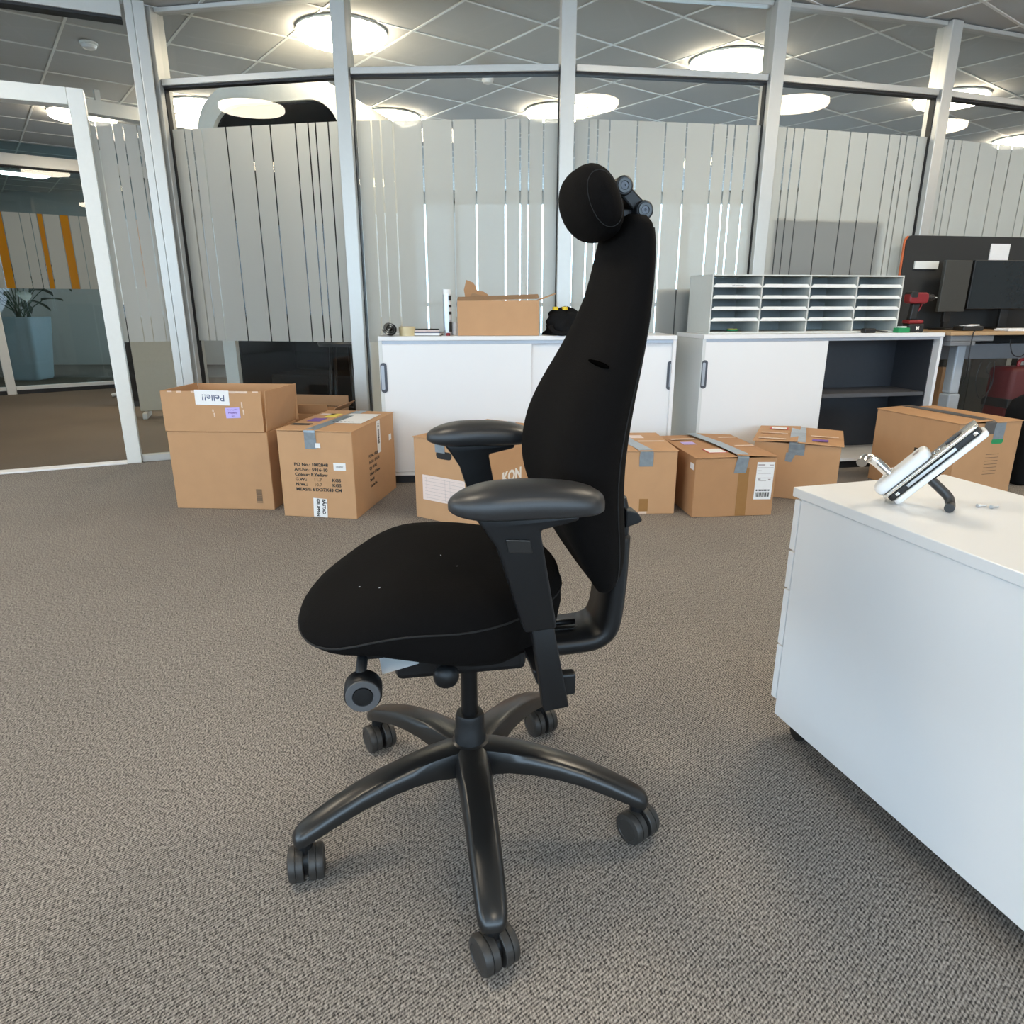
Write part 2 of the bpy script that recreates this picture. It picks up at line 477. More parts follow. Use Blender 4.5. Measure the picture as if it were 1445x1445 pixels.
# wall behind the photographer: a band of large windows
shell('wall_front', [(-9, 9, -4.2, -4.0, 0, WIN0), (-9, 9, -4.2, -4.0, WIN1, Z1)] + [(x - .06, x + .06, -4.2, -4.0, WIN0, WIN1) for x in (-9, -7.2, -5.4, -3.6, -1.8, 0, 1.8, 3.6, 5.4, 7.2, 9)])
shell('wall_side_right', [(8.9, 9.0, -4.2, 12.2, 0, Z1)], 'dark_plaster')
shell('wall_side_left', [(-9, -8.9, 3, 12.2, 0, Z1), (-9, -8.9, -4.2, 3, 0, WIN0), (-9, -8.9, -4.2, 3, WIN1, Z1)] + [(-9, -8.9, y - .06, y + .06, WIN0, WIN1) for y in (-4, -2.2, -.5, 1.2, 3)])
# far wall with the windows seen through the gaps of the film
FX = [-3.4, -2.16, -.92, .32, 1.56, 2.8, 4.04]
shell('wall_far', [(-9, -3.4, 12.0, 12.2, 0, Z1), (4.04, 9, 12.0, 12.2, 0, Z1), (-3.4, 4.04, 12.0, 12.2, 0, .30), (-3.4, 4.04, 12.0, 12.2, 2.58, Z1)])
for i in range(6):
    w = empty('window_%d' % (i + 1), kind='structure')
    x0, x1 = FX[i], FX[i + 1]
    MB().box(x0, x0 + .06, 12.0, 12.1, .30, 2.58).box(x1 - .06, x1, 12.0, 12.1, .30, 2.58).box(x0, x1, 12.0, 12.1, .30, .37).box(x0, x1, 12.0, 12.1, 2.52, 2.58).box(x0, x1, 12.0, 12.1, .95, 1.01).obj('window_frame', 'alu', w)
    MB().box(x0 + .06, x1 - .06, 12.045, 12.053, .37, 2.52).obj('glass_pane', 'glass', w)
# slim white bar under the ceiling, standing in for a reflection in the glass
bo, bl_, ba = panel_frame((-3.5, 6.35), (-2.7, 7.15))
tag(MB().box(0, bl_, -.06, .06, 2.50, 2.60, Matrix.Translation(bo) @ Matrix.Rotation(ba, 4, 'Z')).box(.1, .14, -.02, .02, 2.60, CEIL, Matrix.Translation(bo) @ Matrix.Rotation(ba, 4, 'Z')).box(bl_ - .14, bl_ - .1, -.02, .02, 2.60, CEIL, Matrix.Translation(bo) @ Matrix.Rotation(ba, 4, 'Z')).obj('trim_reflection', 'plaster'), kind='structure')

# ---- round ceiling lights
def lamp(x, y, label, r=.28):
    t = empty('ceiling_light', (x, y, CEIL - .0045), 0, label, 'ceiling light', 'round ceiling lights')
    MB().lathe([(r, 0), (r + .006, -.001), (r + .006, -.012), (r + .001, -.012), (r - .002, -.010), (r - .002, 0)], 40).obj('lamp_ring', 'white_frame', t, smooth='auto')
    MB().lathe([(r - .003, -.006), (r - .003, -.038), (r * .96, -.046), (r * .4, -.050), (.0005, -.051)], 40).obj('diffuser', 'lamp_warm', t, smooth='auto')  # drops below the ring, shaped so its glowing rim brightens nearby tiles
lamp(-1.09, 5.13, 'round ceiling light, largest in view, cut by the post left of the chair')
lamp(1.57, 5.69, 'round ceiling light above the white letter sorter, right of the headrest')
lamp(.41, 7.05, 'round ceiling light behind the post just above the headrest')
lamp(-2.74, 6.88, 'round ceiling light half hidden by the white arch of the booth')
lamp(-1.15, 7.25, 'round ceiling light peeking out right of the white booth arch')
lamp(3.72, 6.62, 'round ceiling light behind the rightmost post at the upper right')
lamp(5.47, 8.22, 'round ceiling light far off at the right edge, above the frosted film')
lamp(-3.95, 7.15, 'round ceiling light half hidden behind the white door jamb')
# near-room lights: the panes mirror the first four, the rest are added unseen
for k, (x, y) in enumerate([(-3.07, 2.9), (1.3, 2.44), (3.34, 3.32), (5.47, 3.91), (-1.1, 1.2), (-4.8, .6), (3.6, .4), (.9, -1.4), (-2.6, -1.6), (5.8, -1.2)]):
    lamp(x, y, 'round ceiling light of the near room, outside the view')
t = empty('ceiling_panel_light', (-6.75, 9.95, CEIL - .0045), R(50), 'long rectangular ceiling light seen through the doorway', 'ceiling light')
MB().box(-.6, .6, -.15, .15, -.03, 0).obj('lamp_frame', 'white_frame', t)
MB().box(-.58, .58, -.13, .13, -.036, -.0302).obj('diffuser', 'lamp_white', t)

t = empty('smoke_detector', (-2.83, 5.33, CEIL - .0045), 0, 'small round white smoke detector on the ceiling above the doorway', 'smoke detector')
MB().lathe([(.001, 0), (.055, 0), (.055, -.012), (.001, -.012)], 24).obj('detector_base', 'white_frame', t, smooth='auto')
MB().lathe([(.045, -.0125), (.048, -.02), (.040, -.035), (.02, -.042), (.001, -.043)], 24).obj('detector_head', 'white_plastic', t, smooth='auto')
t = empty('ceiling_sensor', (-.182, 5.9, CEIL - .0045), 0, 'small white motion sensor hanging from the ceiling above the carton', 'sensor')
MB().lathe([(.001, 0), (.055, 0), (.055, -.03), (.045, -.034), (.001, -.034)], 24).obj('sensor_mount', 'white_plastic', t, smooth='auto')
MB().lathe([(.042, -.0345), (.044, -.07), (.034, -.088), (.015, -.096), (.001, -.097)], 24).obj('sensor_lens', 'paper', t, smooth='auto')

# ---- glazed corridor partition far behind the doorway, with amber strips
wc = empty('wall_corridor', kind='structure')
c0 = Vector((-6.9, 7.17)); c1 = Vector((-4.25, 9.2))
co, cl, ca = panel_frame(c0, c1)
mc = Matrix.Translation(co) @ Matrix.Rotation(ca, 4, 'Z')
for x in (0, 1.42, 2.70, cl):
    MB().box(x - .045, x + .045, -.05, .05, 0, CEIL - .006, mc).obj('post', 'white_frame', wc, bevel=.004)
for a, b in ((.047, 1.373), (1.467, 2.653), (2.747, cl - .047)):
    MB().box(a, b, -.04, .04, 0, .09, mc).obj('sill_rail', 'white_frame', wc, bevel=.004)
    MB().box(a, b, -.055, -.0405, 0, .05, mc).obj('kick_strip', 'plinth', wc)
    MB().box(a, b, -.05, .04, 2.44, 2.56, mc).obj('transom_rail', 'alu', wc, bevel=.004)
    MB().box(a, b, -.03, .02, 2.425, 2.4395, mc).obj('gasket', 'gasket', wc)
    g = MB().box(a, b, -.004, .004, .0905, 2.4245, mc).obj('glass_pane', 'far_glass', wc)
    MB().box(a, b, -.004, .004, 2.5605, CEIL - .01, mc).obj('glass_pane', 'far_glass', wc)
    L = b - a; x = a; k = 0
    for wd, mm in ((.10, 'film'), (.09, 'amber_film'), (.16, 'film'), (.10, 'film'), (.06, 'film'), (.055, 'amber_film'), (.16, 'film'), (.09, 'amber_film'), (.10, 'film'), (.22, 'film'), (.05, 'film')):
        x1 = min(b, x + wd * L / 1.18)
        MB().box(x + .004, x1 - .004, -.006, -.0045, 1.17, 1.97, mc).obj('film_strip', mm, g)
        x = x1

# potted plant behind that partition
t = empty('potted_plant', (-6.62, 9.7, .0), 0, 'leafy green plant in a tall white planter beyond the corridor glass', 'plant')
rings = []
for z, w in ((0, .17), (.03, .185), (.8, .25), (.83, .25)):
    rings.append([(x, y, z) for x, y in rrect(-w, w, -w, w, .05)])
for z, w in ((.83, .225), (.74, .22)):
    rings.append([(x, y, z) for x, y in rrect(-w, w, -w, w, .05)])
MB().loft(rings).obj('planter', 'pot', t, smooth='auto')
MB().lathe([(.19, .742), (.1, .755), (.001, .76)], 16).obj('soil', 'black', t)
for k in range(26):
    a = random.uniform(0, 2*PI); rr = random.uniform(.1, .5); z = random.uniform(1.0, 1.55)
    st = catmull([(random.uniform(-.08, .08), random.uniform(-.08, .08), .75), (math.cos(a)*rr*.4, math.sin(a)*rr*.4, .75 + (z-.75)*.6), (math.cos(a)*rr, math.sin(a)*rr, z)], 4)
    stem = MB().tube(st, .006, 5).obj('stem', 'leaf', t)
    l = random.uniform(.22, .32); w = l * .28; vv = []; n = 7
    for q in range(n + 1):
        s = q / n; ww = w * math.sin(PI * min(1, s * .96 + .02)) ** .8
        dz = -.35 * l * s * s
        for side in (-1, 0, 1):
            vv.append((l * s, side * ww, dz + (.02 if side else 0)))
    ff = [(q*3 + c, q*3 + c + 1, q*3 + c + 4, q*3 + c + 3) for q in range(n) for c in (0, 1)]
    mt = Matrix.Translation(st[-1]) @ Matrix.Rotation(a + random.uniform(-.5, .5), 4, 'Z') @ Matrix.Rotation(random.uniform(-.5, .3), 4, 'Y')
    MB().add(vv, ff, mt).obj('leaf', 'leaf', stem, smooth=True)

# mobile glass board standing in the corridor by the partition
t = empty('mobile_board', (-4.42, 8.25, 0), R(113), 'narrow dark board with white frame and splayed feet, in the corridor', 'board')
MB().box(-.37, .37, -.012, .012, .16, .98).obj('board_pane', 'lcd', t)
for x in (-.40, .371): MB().box(x, x + .029, -.02, .02, .05, 1.01).obj('board_post', 'white_frame', t, bevel=.004)
MB().box(-.37, .37, -.02, .02, .981, 1.01).obj('board_rail', 'white_frame', t, bevel=.004)
MB().box(-.37, .37, -.02, .02, .125, .1595).obj('board_rail', 'white_frame', t, bevel=.004)
for x in (-.385, .385):
    MB().tube(catmull([(x, -.24, .02), (x, -.2, .03), (x, 0, .045), (x, .2, .03), (x, .24, .02)], 4), .019, 8).obj('foot', 'white_frame', t, smooth=True)

# ---- things inside the round room, seen through the glass
t = empty('meeting_booth', (-1.56, 5.55, 0), R(-14), 'white rounded arch booth with dark padded inside behind the glass', 'booth')
def arch(w, h, r, n=8):
    out = [(w, 0), (w, h - r)]
    for k in range(1, n + 1):
        a = R(90 * k / n); out.append((w - r + r * math.cos(a), h - r + r * math.sin(a)))
    return out + [(-x, z) for x, z in reversed(out)]
o_ = arch(.60, 2.44, .30); i_ = arch(.49, 2.32, .22)
rings = [[(x, -.28, z) for x, z in o_], [(x, .75, z) for x, z in o_], [(x, .75, z) for x, z in i_], [(x, -.28, z) for x, z in i_]]
n = len(o_); vs_ = [p for r_ in rings for p in r_]; fs_ = []
for a in range(4):
    b = (a + 1) % 4
    for j in range(n - 1):
        fs_.append((a*n + j, a*n + j + 1, b*n + j + 1, b*n + j))
fs_ += [(0, n, 2*n, 3*n), (n - 1, 2*n - 1, 3*n - 1, 4*n - 1)]
MB().add(vs_, fs_).obj('booth_shell', 'booth_white', t, smooth='auto')
l0 = arch(.489, 2.319, .219); l1 = arch(.479, 2.309, .209); n = len(l0)
vs_ = [(x, -.24, z) for x, z in l0] + [(x, .61, z) for x, z in l0] + [(x, .61, z) for x, z in l1] + [(x, -.24, z) for x, z in l1]
fs_ = []
for a in range(4):
    b = (a + 1) % 4
    for j in range(n - 1):
        fs_.append((a*n + j, a*n + j + 1, b*n + j + 1, b*n + j))
MB().add(vs_, fs_ + [(0, n, 2*n, 3*n), (n - 1, 2*n - 1, 3*n - 1, 4*n - 1)]).obj('booth_lining', 'booth_dark', t, smooth='auto')
MB().prism(arch(.4895, 2.3195, .22), .62, .74).obj('back_panel', 'booth_dark', t)
MB().box(-.475, .475, .12, .6095, .02, .46).obj('bench', 'booth_dark', t, bevel=.02)
MB().box(-.475, .475, .50, .6095, .4605, 1.25).obj('bench_back', 'booth_dark', t, bevel=.03)
MB().box(-.475, .475, -.26, .6095, 0.004, .0195).obj('booth_floor', 'board_grey', t)

t = empty('bar_stool', (-1.16, 4.83, 0), 0, 'dark bar stool with a round foot ring behind the glass', 'stool')
MB().lathe([(.001, .74), (.15, .74), (.16, .76), (.14, .785), (.001, .79)], 24).obj('stool_seat', 'black', t, smooth='auto')
MB().tube([(.13*math.cos(2*PI*k/28), .13*math.sin(2*PI*k/28), .30) for k in range(29)], .010, 8).obj('foot_ring', 'steel_black', t, smooth=True)
for k in range(4):
    a = PI/4 + k*PI/2
    MB().tube([(.085*math.cos(a), .085*math.sin(a), .739), (.12*math.cos(a), .12*math.sin(a), .32), (.15*math.cos(a), .15*math.sin(a), .012)], .010, 8).obj('leg', 'steel_black', t, smooth=True)

# pale screens and clutter low behind the left side light
t = empty('notice_screen', (-3.22, 6.45, 0), R(20), 'beige free-standing screen panel behind the left side light', 'screen')
MB().box(-.22, .22, -.02, .02, .06, 1.15).obj('screen_panel', 'beige', t, bevel=.01)
for x in (-.17, .17): MB().box(x - .02, x + .02, -.16, .16, 0.005, .0595).obj('foot', 'alu', t, bevel=.006)
t = empty('dark_cupboard', (-3.62, 7.35, 0), R(20), 'black low cupboard behind the left side light', 'cupboard')
MB().box(-.36, .36, -.2, .2, .005, 1.0).obj('cupboard_body', 'black', t, bevel=.004)
for s in (-1, 1):
    d = MB().box(min(0, s*.35)+.003, max(0, s*.35)-.003, -.216, -.2005, .06, .97).obj('door', 'booth_dark', t, bevel=.003)
    MB().box(s*.05 - .006, s*.05 + .006, -.235, -.2165, .45, .6).obj('handle', 'alu', d)

t = empty('added_cupboard', (3.62, 5.86, 0), R(20), 'dark grey low cupboard added to darken the view behind the glass beneath the desk', 'cupboard')  # added cupboard, darkens what shows through the clear glass
MB().box(-1.0, 1.0, -.2, .2, .005, .76).obj('cupboard_body', 'booth_dark', t, bevel=.004)
for k in range(4):
    d = MB().box(-.99 + k*.496, -.99 + k*.496 + .49, -.216, -.2005, .06, .74).obj('door', 'lcd_off', t, bevel=.003)
    MB().box(-.99 + k*.496 + .44, -.99 + k*.496 + .452, -.235, -.2165, .5, .62).obj('handle', 'desk_grey', d)

# grey boards leaning on the inside of the frosted panes
def back_board(a, b, u0, u1, z0, z1, label):
    o, L, ang = panel_frame(a, b)
    t = empty('grey_board', o, ang, label, 'board')
    MB().box(u0, u1, .008, .022, z0, z1).obj('board_face', 'board_grey', t)
    MB().box(u0, u0 + .012, .0225, .032, z0, z1).obj('board_edge', 'alu', t)
    MB().box(u1 - .012, u1, .0225, .032, z0, z1).obj('board_edge', 'alu', t)
    for u in (u0 + .1, u1 - .1): MB().box(u - .015, u + .015, .0325, .06, 0.0, z1 - .05).obj('board_stand', 'alu', t)
back_board(Pw[3], Pw[4], .114, .915, .80, 1.535, 'large grey board behind the frosted glass above the letter sorter')
back_board(Pw[2], Pw[3], .62, 1.14, .60, 1.105, 'small grey board behind the frosted glass left of the letter sorter')

# ================================================================== CABINETS
CT = .845
def tambour(x, y, rz, W, D, label, open_right):
    t = empty('sliding_door_cabinet', (x, y, 0), rz, label, 'cabinet', 'low white sideboards along the glass wall')
    th = .02
    MB().box(.03, W - .03, .03, D - .02, 0, .05).obj('plinth', 'plinth', t)
    MB().box(0, W, -.005, D, CT - .024, CT).obj('cabinet_top', 'white_lam', t, bevel=.002)
    MB().box(0, th, 0.004, D, .0505, CT - .0245).obj('side_panel', 'cabinet_side', t, bevel=.001)
    MB().box(W - th, W, 0.004, D, .0505, CT - .0245).obj('side_panel', 'white_lam', t, bevel=.001)
    MB().box(th + .0005, W - th - .0005, 0.004, D, .0505, .07).obj('bottom_panel', 'white_lam', t)
    MB().box(th + .0005, W - th - .0005, D - .012, D, .0705, CT - .0245).obj('back_panel', 'dark_interior', t)
    MB().box(W/2 - .01, W/2 + .01, .06, D - .0125, .0705, CT - .0245).obj('partition', 'dark_interior', t)
    for a, b in ((th + .001, W/2 - .0105), (W/2 + .0105, W - th - .001)):
        MB().box(a, b, .06, D - .013, .45, .474).obj('shelf', 'shelf_grey', t)
    MB().box(th + .001, W - th - .001, .006, .05, CT - .042, CT - .0247).obj('door_track', 'handle_pale', t)
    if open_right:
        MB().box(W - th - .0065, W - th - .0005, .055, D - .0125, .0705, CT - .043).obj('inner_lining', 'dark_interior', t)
    def door_panel(x0, x1, y0, hx, sgn):
        # door leaf with a rounded cut-out at its outer edge holding the grip
        z0, z1 = .072, CT - .043
        dr = MB().box(x0, x1, y0, y0 + .016, z0, z1).obj('door', 'white_lam', t, bevel=.0015)
        gz0, gz1 = .535, .70
        xs = (hx, hx + sgn * .036)
        a, b = min(xs), max(xs)
        MB().prism(rrect(a - (.0 if sgn > 0 else 0), b, gz0, gz1, .016), y0 - .005, y0 - .0003).obj('handle', 'handle_grey', dr)
        MB().prism(rrect(a + (.004 if sgn > 0 else .014), b - (.014 if sgn > 0 else .004), gz0 + .016, gz1 - .014, .006), y0 - .0075, y0 - .0052).obj('handle_cup', 'handle_pale', dr)
    door_panel(th*0 + .004, W/2 + .012, .006, .004, 1)
    if not open_right:
        door_panel(W/2 - .012, W - .004, .026, W - .004, -1)
    return t
C1 = ((-.743, 3.94), R(4.0), 1.69)
C2 = ((1.112, 4.13), R(11.0), 1.611)
tambour(*C1[0], C1[1], C1[2], .40, 'white sideboard with both sliding doors shut, carton on top', False)
tambour(*C2[0], C2[1], C2[2], .38, 'white sideboard with its right half open on dark shelves', True)
def on(C, u, v, z=0.0):
    (x, y), a, _ = C
    return (x + u*math.cos(a) - v*math.sin(a), y + u*math.sin(a) + v*math.cos(a), z)

# ================================================================== CARTONS
def place(fl, yaw, w, d):
    """base-centre of a box from its front-left corner"""
    a = R(yaw)
    return (fl[0] + w/2*math.cos(a) - d/2*math.sin(a), fl[1] + w/2*math.sin(a) + d/2*math.cos(a), 0), a
FRONT = (PI/2, 0, 0); RIGHT = (PI/2, 0, PI/2); LEFTF = (PI/2, 0, -PI/2)
def carton_body(t, w, d, h, m):
    th = .005
    b = MB()
    b.box(-w/2, w/2, -d/2, -d/2 + th, .001, h).box(-w/2, w/2, d/2 - th, d/2, .001, h)
    b.box(-w/2, -w/2 + th, -d/2 + th, d/2 - th, .001, h).box(w/2 - th, w/2, -d/2 + th, d/2 - th, .001, h)
    b.box(-w/2 + th, w/2 - th, -d/2 + th, d/2 - th, .001, .006)
    return b.obj('carton_body', m, t, bevel=.003, seg=2)
def closed_top(t, w, d, h, m, along='x', lift=(0.0, 0.0), over=.004):
    """two long flaps meeting in the middle; along = direction of the slit"""
    for s in (-1, 1):
        lf = lift[0] if s < 0 else lift[1]
        if along == 'x':
            y0, y1 = (-d/2 - over, -.001) if s < 0 else (.001, d/2 + over)
            o = MB().box(-w/2 - over, w/2 + over, y0, y1, h + .0008, h + .0055)
        else:
            x0, x1 = (-w/2 - over, -.001) if s < 0 else (.001, w/2 + over)
            o = MB().box(x0, x1, -d/2 - over, d/2 + over, h + .0008, h + .0055)
        if lf:   # tilted flap: raise towards the slit
            vv = []
            for x, y, z in o.v:
                q = abs(y) / (d/2) if along == 'x' else abs(x) / (w/2)
                vv.append((x, y, z + lf * (1 - min(1, q))))
            o.v = vv
        o.obj('flap', m, t, bevel=.0015, seg=1)
def tape_strip(t, pts, width, m, axis='x', name='tape'):
    """ribbon through pts (local), its width along axis, with a little thickness"""
    b = MB(); wv = Vector((width/2, 0, 0)) if axis == 'x' else (Vector((0, width/2, 0)) if axis == 'y' else Vector((0, 0, width/2)))
    P = [Vector(p) for p in pts]; rings = []
    for i, p in enumerate(P):
        tg = (P[min(i+1, len(P)-1)] - P[max(i-1, 0)]).normalized()
        nn = tg.cross(wv.normalized()).normalized() * .0008
        j = wv * (1 + .04 * math.sin(i * 2.3))
        rings.append([p - j, p + j, p + j + nn, p - j + nn])
    return b.loft(rings).obj(name, m, t)
def front_label(t, x0, x1, z0, z1, d, m, name='label', off=.0008, tilt=0.0):
    o = MB().box(-(x1-x0)/2, (x1-x0)/2, -.0004, .0004, -(z1-z0)/2, (z1-z0)/2).obj(name, m, t, loc=((x0+x1)/2, -d/2 - off, (z0+z1)/2), rot=(0, tilt, 0))
    return o

# --- 1: tall open carton, flaps up
loc, a = place((-1.741, 3.449), -3.5, .517, .40)
w, d, h = .517, .40, .402
t = empty('carton', loc, a, 'tallest carton, open with its flaps standing up, handwritten white note on front', 'carton', 'cardboard boxes on the floor')
carton_body(t, w, d, h, 'card')
fh = .205
for k, (x0, x1, y0, y1) in enumerate(((-w/2 - .003, w/2 - .01, -d/2 - .004, -d/2 + .001), (-w/2 - .016, w/2 + .016, d/2 - .001, d/2 + .004))):
    MB().box(x0, x1, y0, y1, h + .003, h + fh + (0 if k == 0 else -.008)).obj('flap', 'card', t, bevel=.0012, seg=1)
for s in (-1, 1):
    x = s * (w/2 - .002)
    MB().add([(x - .0025, -d/2 + .004, h + .003), (x + .0025, -d/2 + .004, h + .003), (x + .0025, d/2 - .004, h + .003), (x - .0025, d/2 - .004, h + .003),
              (x - .0025 + s*.006, -d/2 + .012, h + fh), (x + .0025 + s*.006, -d/2 + .012, h + fh), (x + .0025 + s*.02, d/2 - .006, h + fh - .004), (x - .0025 + s*.02, d/2 - .006, h + fh - .004)],
             [(0,3,2,1),(4,5,6,7),(0,1,5,4),(1,2,6,5),(2,3,7,6),(3,0,4,7)]).obj('flap', 'card', t, bevel=.0012, seg=1)
tz = h + fh
tb = MB(); xx = -w/2
while xx < w/2 - .04:
    l = random.uniform(.012, .03); q = random.uniform(.004, .014)
    if random.random() < .8: tb.box(xx, xx + l, -d/2 - .0052, -d/2 - .0041, tz - q, tz + .0008)
    xx += l * .9
tb.obj('torn_edge', 'torn', t)
nt_ = front_label(t, -.085, .088, tz - .068, tz + .005, d, 'paper', 'note', .0054, .02)
text('Pelle!!', .044, 'blue_ink', nt_, (.065, -.0006, .014), (PI/2, PI, 0), bold=.0004, xs=1.1)
lb = front_label(t, .062, .135, tz - .132, tz - .080, d, 'lilac', 'sticker', .0054, -.04)
text('Förvaring 2024', .009, 'violet', lb, (0, -.0006, .013), FRONT, 'CENTER')
text('Property', .013, 'violet', lb, (0, -.0006, -.003), FRONT, 'CENTER', .0004)
text('2022', .009, 'violet', lb, (0, -.0006, -.019), FRONT, 'CENTER')
bc = front_label(t, .17, .201, .035, .11, d, 'card_in', 'bar_code', .0008)
for k in range(9): MB().box(-.0145, .0145, -.0012, -.0005, -.034 + k*.0078, -.034 + k*.0078 + (.003 + .0022*(k % 3))).obj('bar', 'faint_ink', bc)
for (x, z, l) in ((.0, .48, .02), (-.005, .505, .012), (.145, .525, .03), (.150, .49, .028)):
    MB().box(x, x + .007, -d/2 - .0052, -d/2 - .0042, z, z + l).obj('tear', 'torn', t)

# --- 2: printed export carton
loc, a = place((-1.14, 3.312), -8.9, .38, .62)
w, d, h = .38, .62, .432
t = empty('carton', loc, a, 'carton printed PO No. 1002848 with blue-grey tape across its top', 'carton', 'cardboard boxes on the floor')
carton_body(t, w, d, h, 'card_b'); closed_top(t, w, d, h, 'card_b', 'y', (.003, .002))
tape_strip(t, [(-.02, -d/2 - .0015, h - .085), (-.02, -d/2 - .002, h - .04), (-.02, -d/2 - .0055, h - .003), (-.02, -d/2 - .0045, h + .007), (-.02, -d/2 + .02, h + .0085), (.0, 0, h + .0098), (.01, d/2 - .02, h + .0085), (.01, d/2 + .005, h + .008)], .058, 'duct_tape')
for i, (sa, sb) in enumerate((('PO No.: 1002848', ''), ('Art.No.: 5916-10', ''), ('Colour: F.Yellow', ''), ('G.W.:', 'KGS'), ('N.W.:', 'KGS'), ('MEAST: 61X37X43 CM', ''))):
    zz = .262 - i * .0250
    text(sa, .0215, 'ink', t, (-.115, -d/2 - .0006, zz), FRONT, bold=.0007, xs=1.14)
    if sb: text('11.7' if i == 3 else '10.7', .0215, 'faint_ink', t, (-.02, -d/2 - .0006, zz), FRONT, bold=.0004, xs=1.14)
    if sb: text(sb, .0215, 'ink', t, (.075, -d/2 - .0006, zz), FRONT, bold=.0007, xs=1.14)
    text(('PO No.: 1002848', 'Art.No.: 5916-10', 'Qty: 10 PCS', 'Colour: F.Yellow', 'Size: M', 'Carton No.')[i], .022, 'ink', t, (w/2 + .0006, -.10, .262 - i * .031), RIGHT, bold=.0004)
st = front_label(t, .088, .150, .245, .282, d, 'paper', 'sticker'); text('VAS0987', .010, 'ink', st, (0, -.0006, -.004), FRONT, 'CENTER')
st = front_label(t, -.032, .040, .004, .10, d, 'paper', 'logo_sticker', .0008, .05)
text('BÅSTAD', .021, 'ink', st, (.012, -.0006, .046), (PI/2, PI/2, 0), bold=.0009)
text('GRUPPEN', .021, 'ink', st, (-.018, -.0006, .046), (PI/2, PI/2, 0), bold=.0009)
front_label(t, .004, .030, h - .078, h - .055, d, 'paper', 'sticker', .0032)
st = MB().box(-.0004, .0004, -.026, .026, -.085, .085).obj('sticker', 'paper', t, loc=(w/2 + .0008, .06, .345)); text('10 002848', .026, 'ink', st, (.0007, -.010, .075), (PI/2, PI/2, PI/2), bold=.001)
MB().box(-.0004, .0004, -.02, .02, -.016, .016).obj('sticker', 'paper', t, loc=(w/2 + .0008, .24, .31))
for (x, y, sx, sy, m) in ((.075, .05, .085, .15, 'paper'), (-.08, .12, .03, .06, 'yellow_ink'), (-.11, -.02, .035, .05, 'violet'), (-.13, -.16, .05, .022, 'ink'), (-.125, .16, .04, .02, 'paper_pink')):
    MB().box(x - sx, x + sx, y - sy, y + sy, h + .0085, h + .0092).obj('sticker', m, t)
for k in range(6): MB().box(-.005 + k*.02, .006 + k*.02, -.09 + .004*k, -.06, h + .0093, h + .0098).obj('bar', 'ink', t)

# --- 3: small open carton behind the first two
t = empty('carton', (-1.30, 4.20, 0), R(-8), 'carton behind the two front-left ones, only its top showing', 'carton', 'cardboard boxes on the floor')
carton_body(t, .52, .32, .40, 'card_c')
MB().box(-.26, .26, .161, .166, .403, .47).obj('flap', 'card_in', t, bevel=.0015, seg=1)
MB().box(-.26, .26, -.0025, .0025, 0, .06).obj('flap', 'card_c', t, bevel=.0015, seg=1, loc=(0, -.16, .404), rot=(R(20), 0, 0))
for s in (-1, 1): MB().box(-.0025, .0025, -.15, .15, 0, .06).obj('flap', 'card_c', t, bevel=.0015, seg=1, loc=(s*.26, 0, .404), rot=(0, s*R(50), 0))

# --- 4: moving box behind the chair (its near corner points at us)
loc, a = place((-.477, 3.30), -34, .40, .61)
w, d, h = .40, .61, .402
t = empty('carton', loc, a, 'moving box behind the armrests, with hand hole and ruled pink label', 'carton', 'cardboard boxes on the floor')
carton_body(t, w, d, h, 'card_b'); closed_top(t, w, d, h, 'card_b', 'y')
lb = front_label(t, -.15, .11, .10, .225, d, 'paper_pink', 'label')
lb_w, lb_h = .26, .125
for k in range(7): MB().box(-.115, .12, -.0008, -.00045, -.05 + k*.0165, -.0492 + k*.0165).obj('ruled_line', 'grey_ink', lb)
for x in (-.105, .01, .04): MB().box(x, x + .0008, -.0008, -.00045, -.055, .052).obj('ruled_line', 'grey_ink', lb)
MB().prism(rrect(-.06, .035, .315, .352, .018), -d/2 - .001, -d/2 - .0003).obj('hand_hole', 'black', t)
tape_strip(t, [(-.035, -d/2 - .0018, .345), (-.035, -d/2 - .003, .39), (-.035, -d/2 - .0045, h + .007), (-.03, 0, h + .008), (-.03, d/2, h + .008)], .058, 'duct_tape')
text('KON', .075, 'white_ink', t, (w/2 + .0006, -.13, .19), RIGHT, bold=.003)
for x in (-.05, .06): MB().box(x, x + .05, .1, .16, h + .0085, h + .0092).obj('sticker', 'paper_pink', t)

# --- 5: narrow carton just right of the chair
loc, a = place((.42, 3.335), 2, .40, .48)
w, d, h = .40, .48, .322
t = empty('carton', loc, a, 'carton half hidden by the chair back, grey tape over its front edge', 'carton', 'cardboard boxes on the floor')
carton_body(t, w, d, h, 'card_b'); closed_top(t, w, d, h, 'card_b', 'y')
tape_strip(t, [(.045, -d/2 - .0015, h - .075), (.045, -d/2 - .003, h - .03), (.045, -d/2 - .0055, h - .001), (.04, -d/2 + .01, h + .008), (0, 0, h + .008), (-.02, d/2, h + .008)], .068, 'duct_tape')
front_label(t, .02, .065, .015, .08, d, 'brown_tape', 'tape')
MB().box(.02, .10, .08, .16, h + .0062, h + .0068).obj('sticker', 'paper_pink', t)
MB().box(.05, .19, -.02, .01, h + .0062, h + .0068).obj('tape', 'torn', t)
front_label(t, .02, .06, .002, .014, d, 'torn', 'tear')

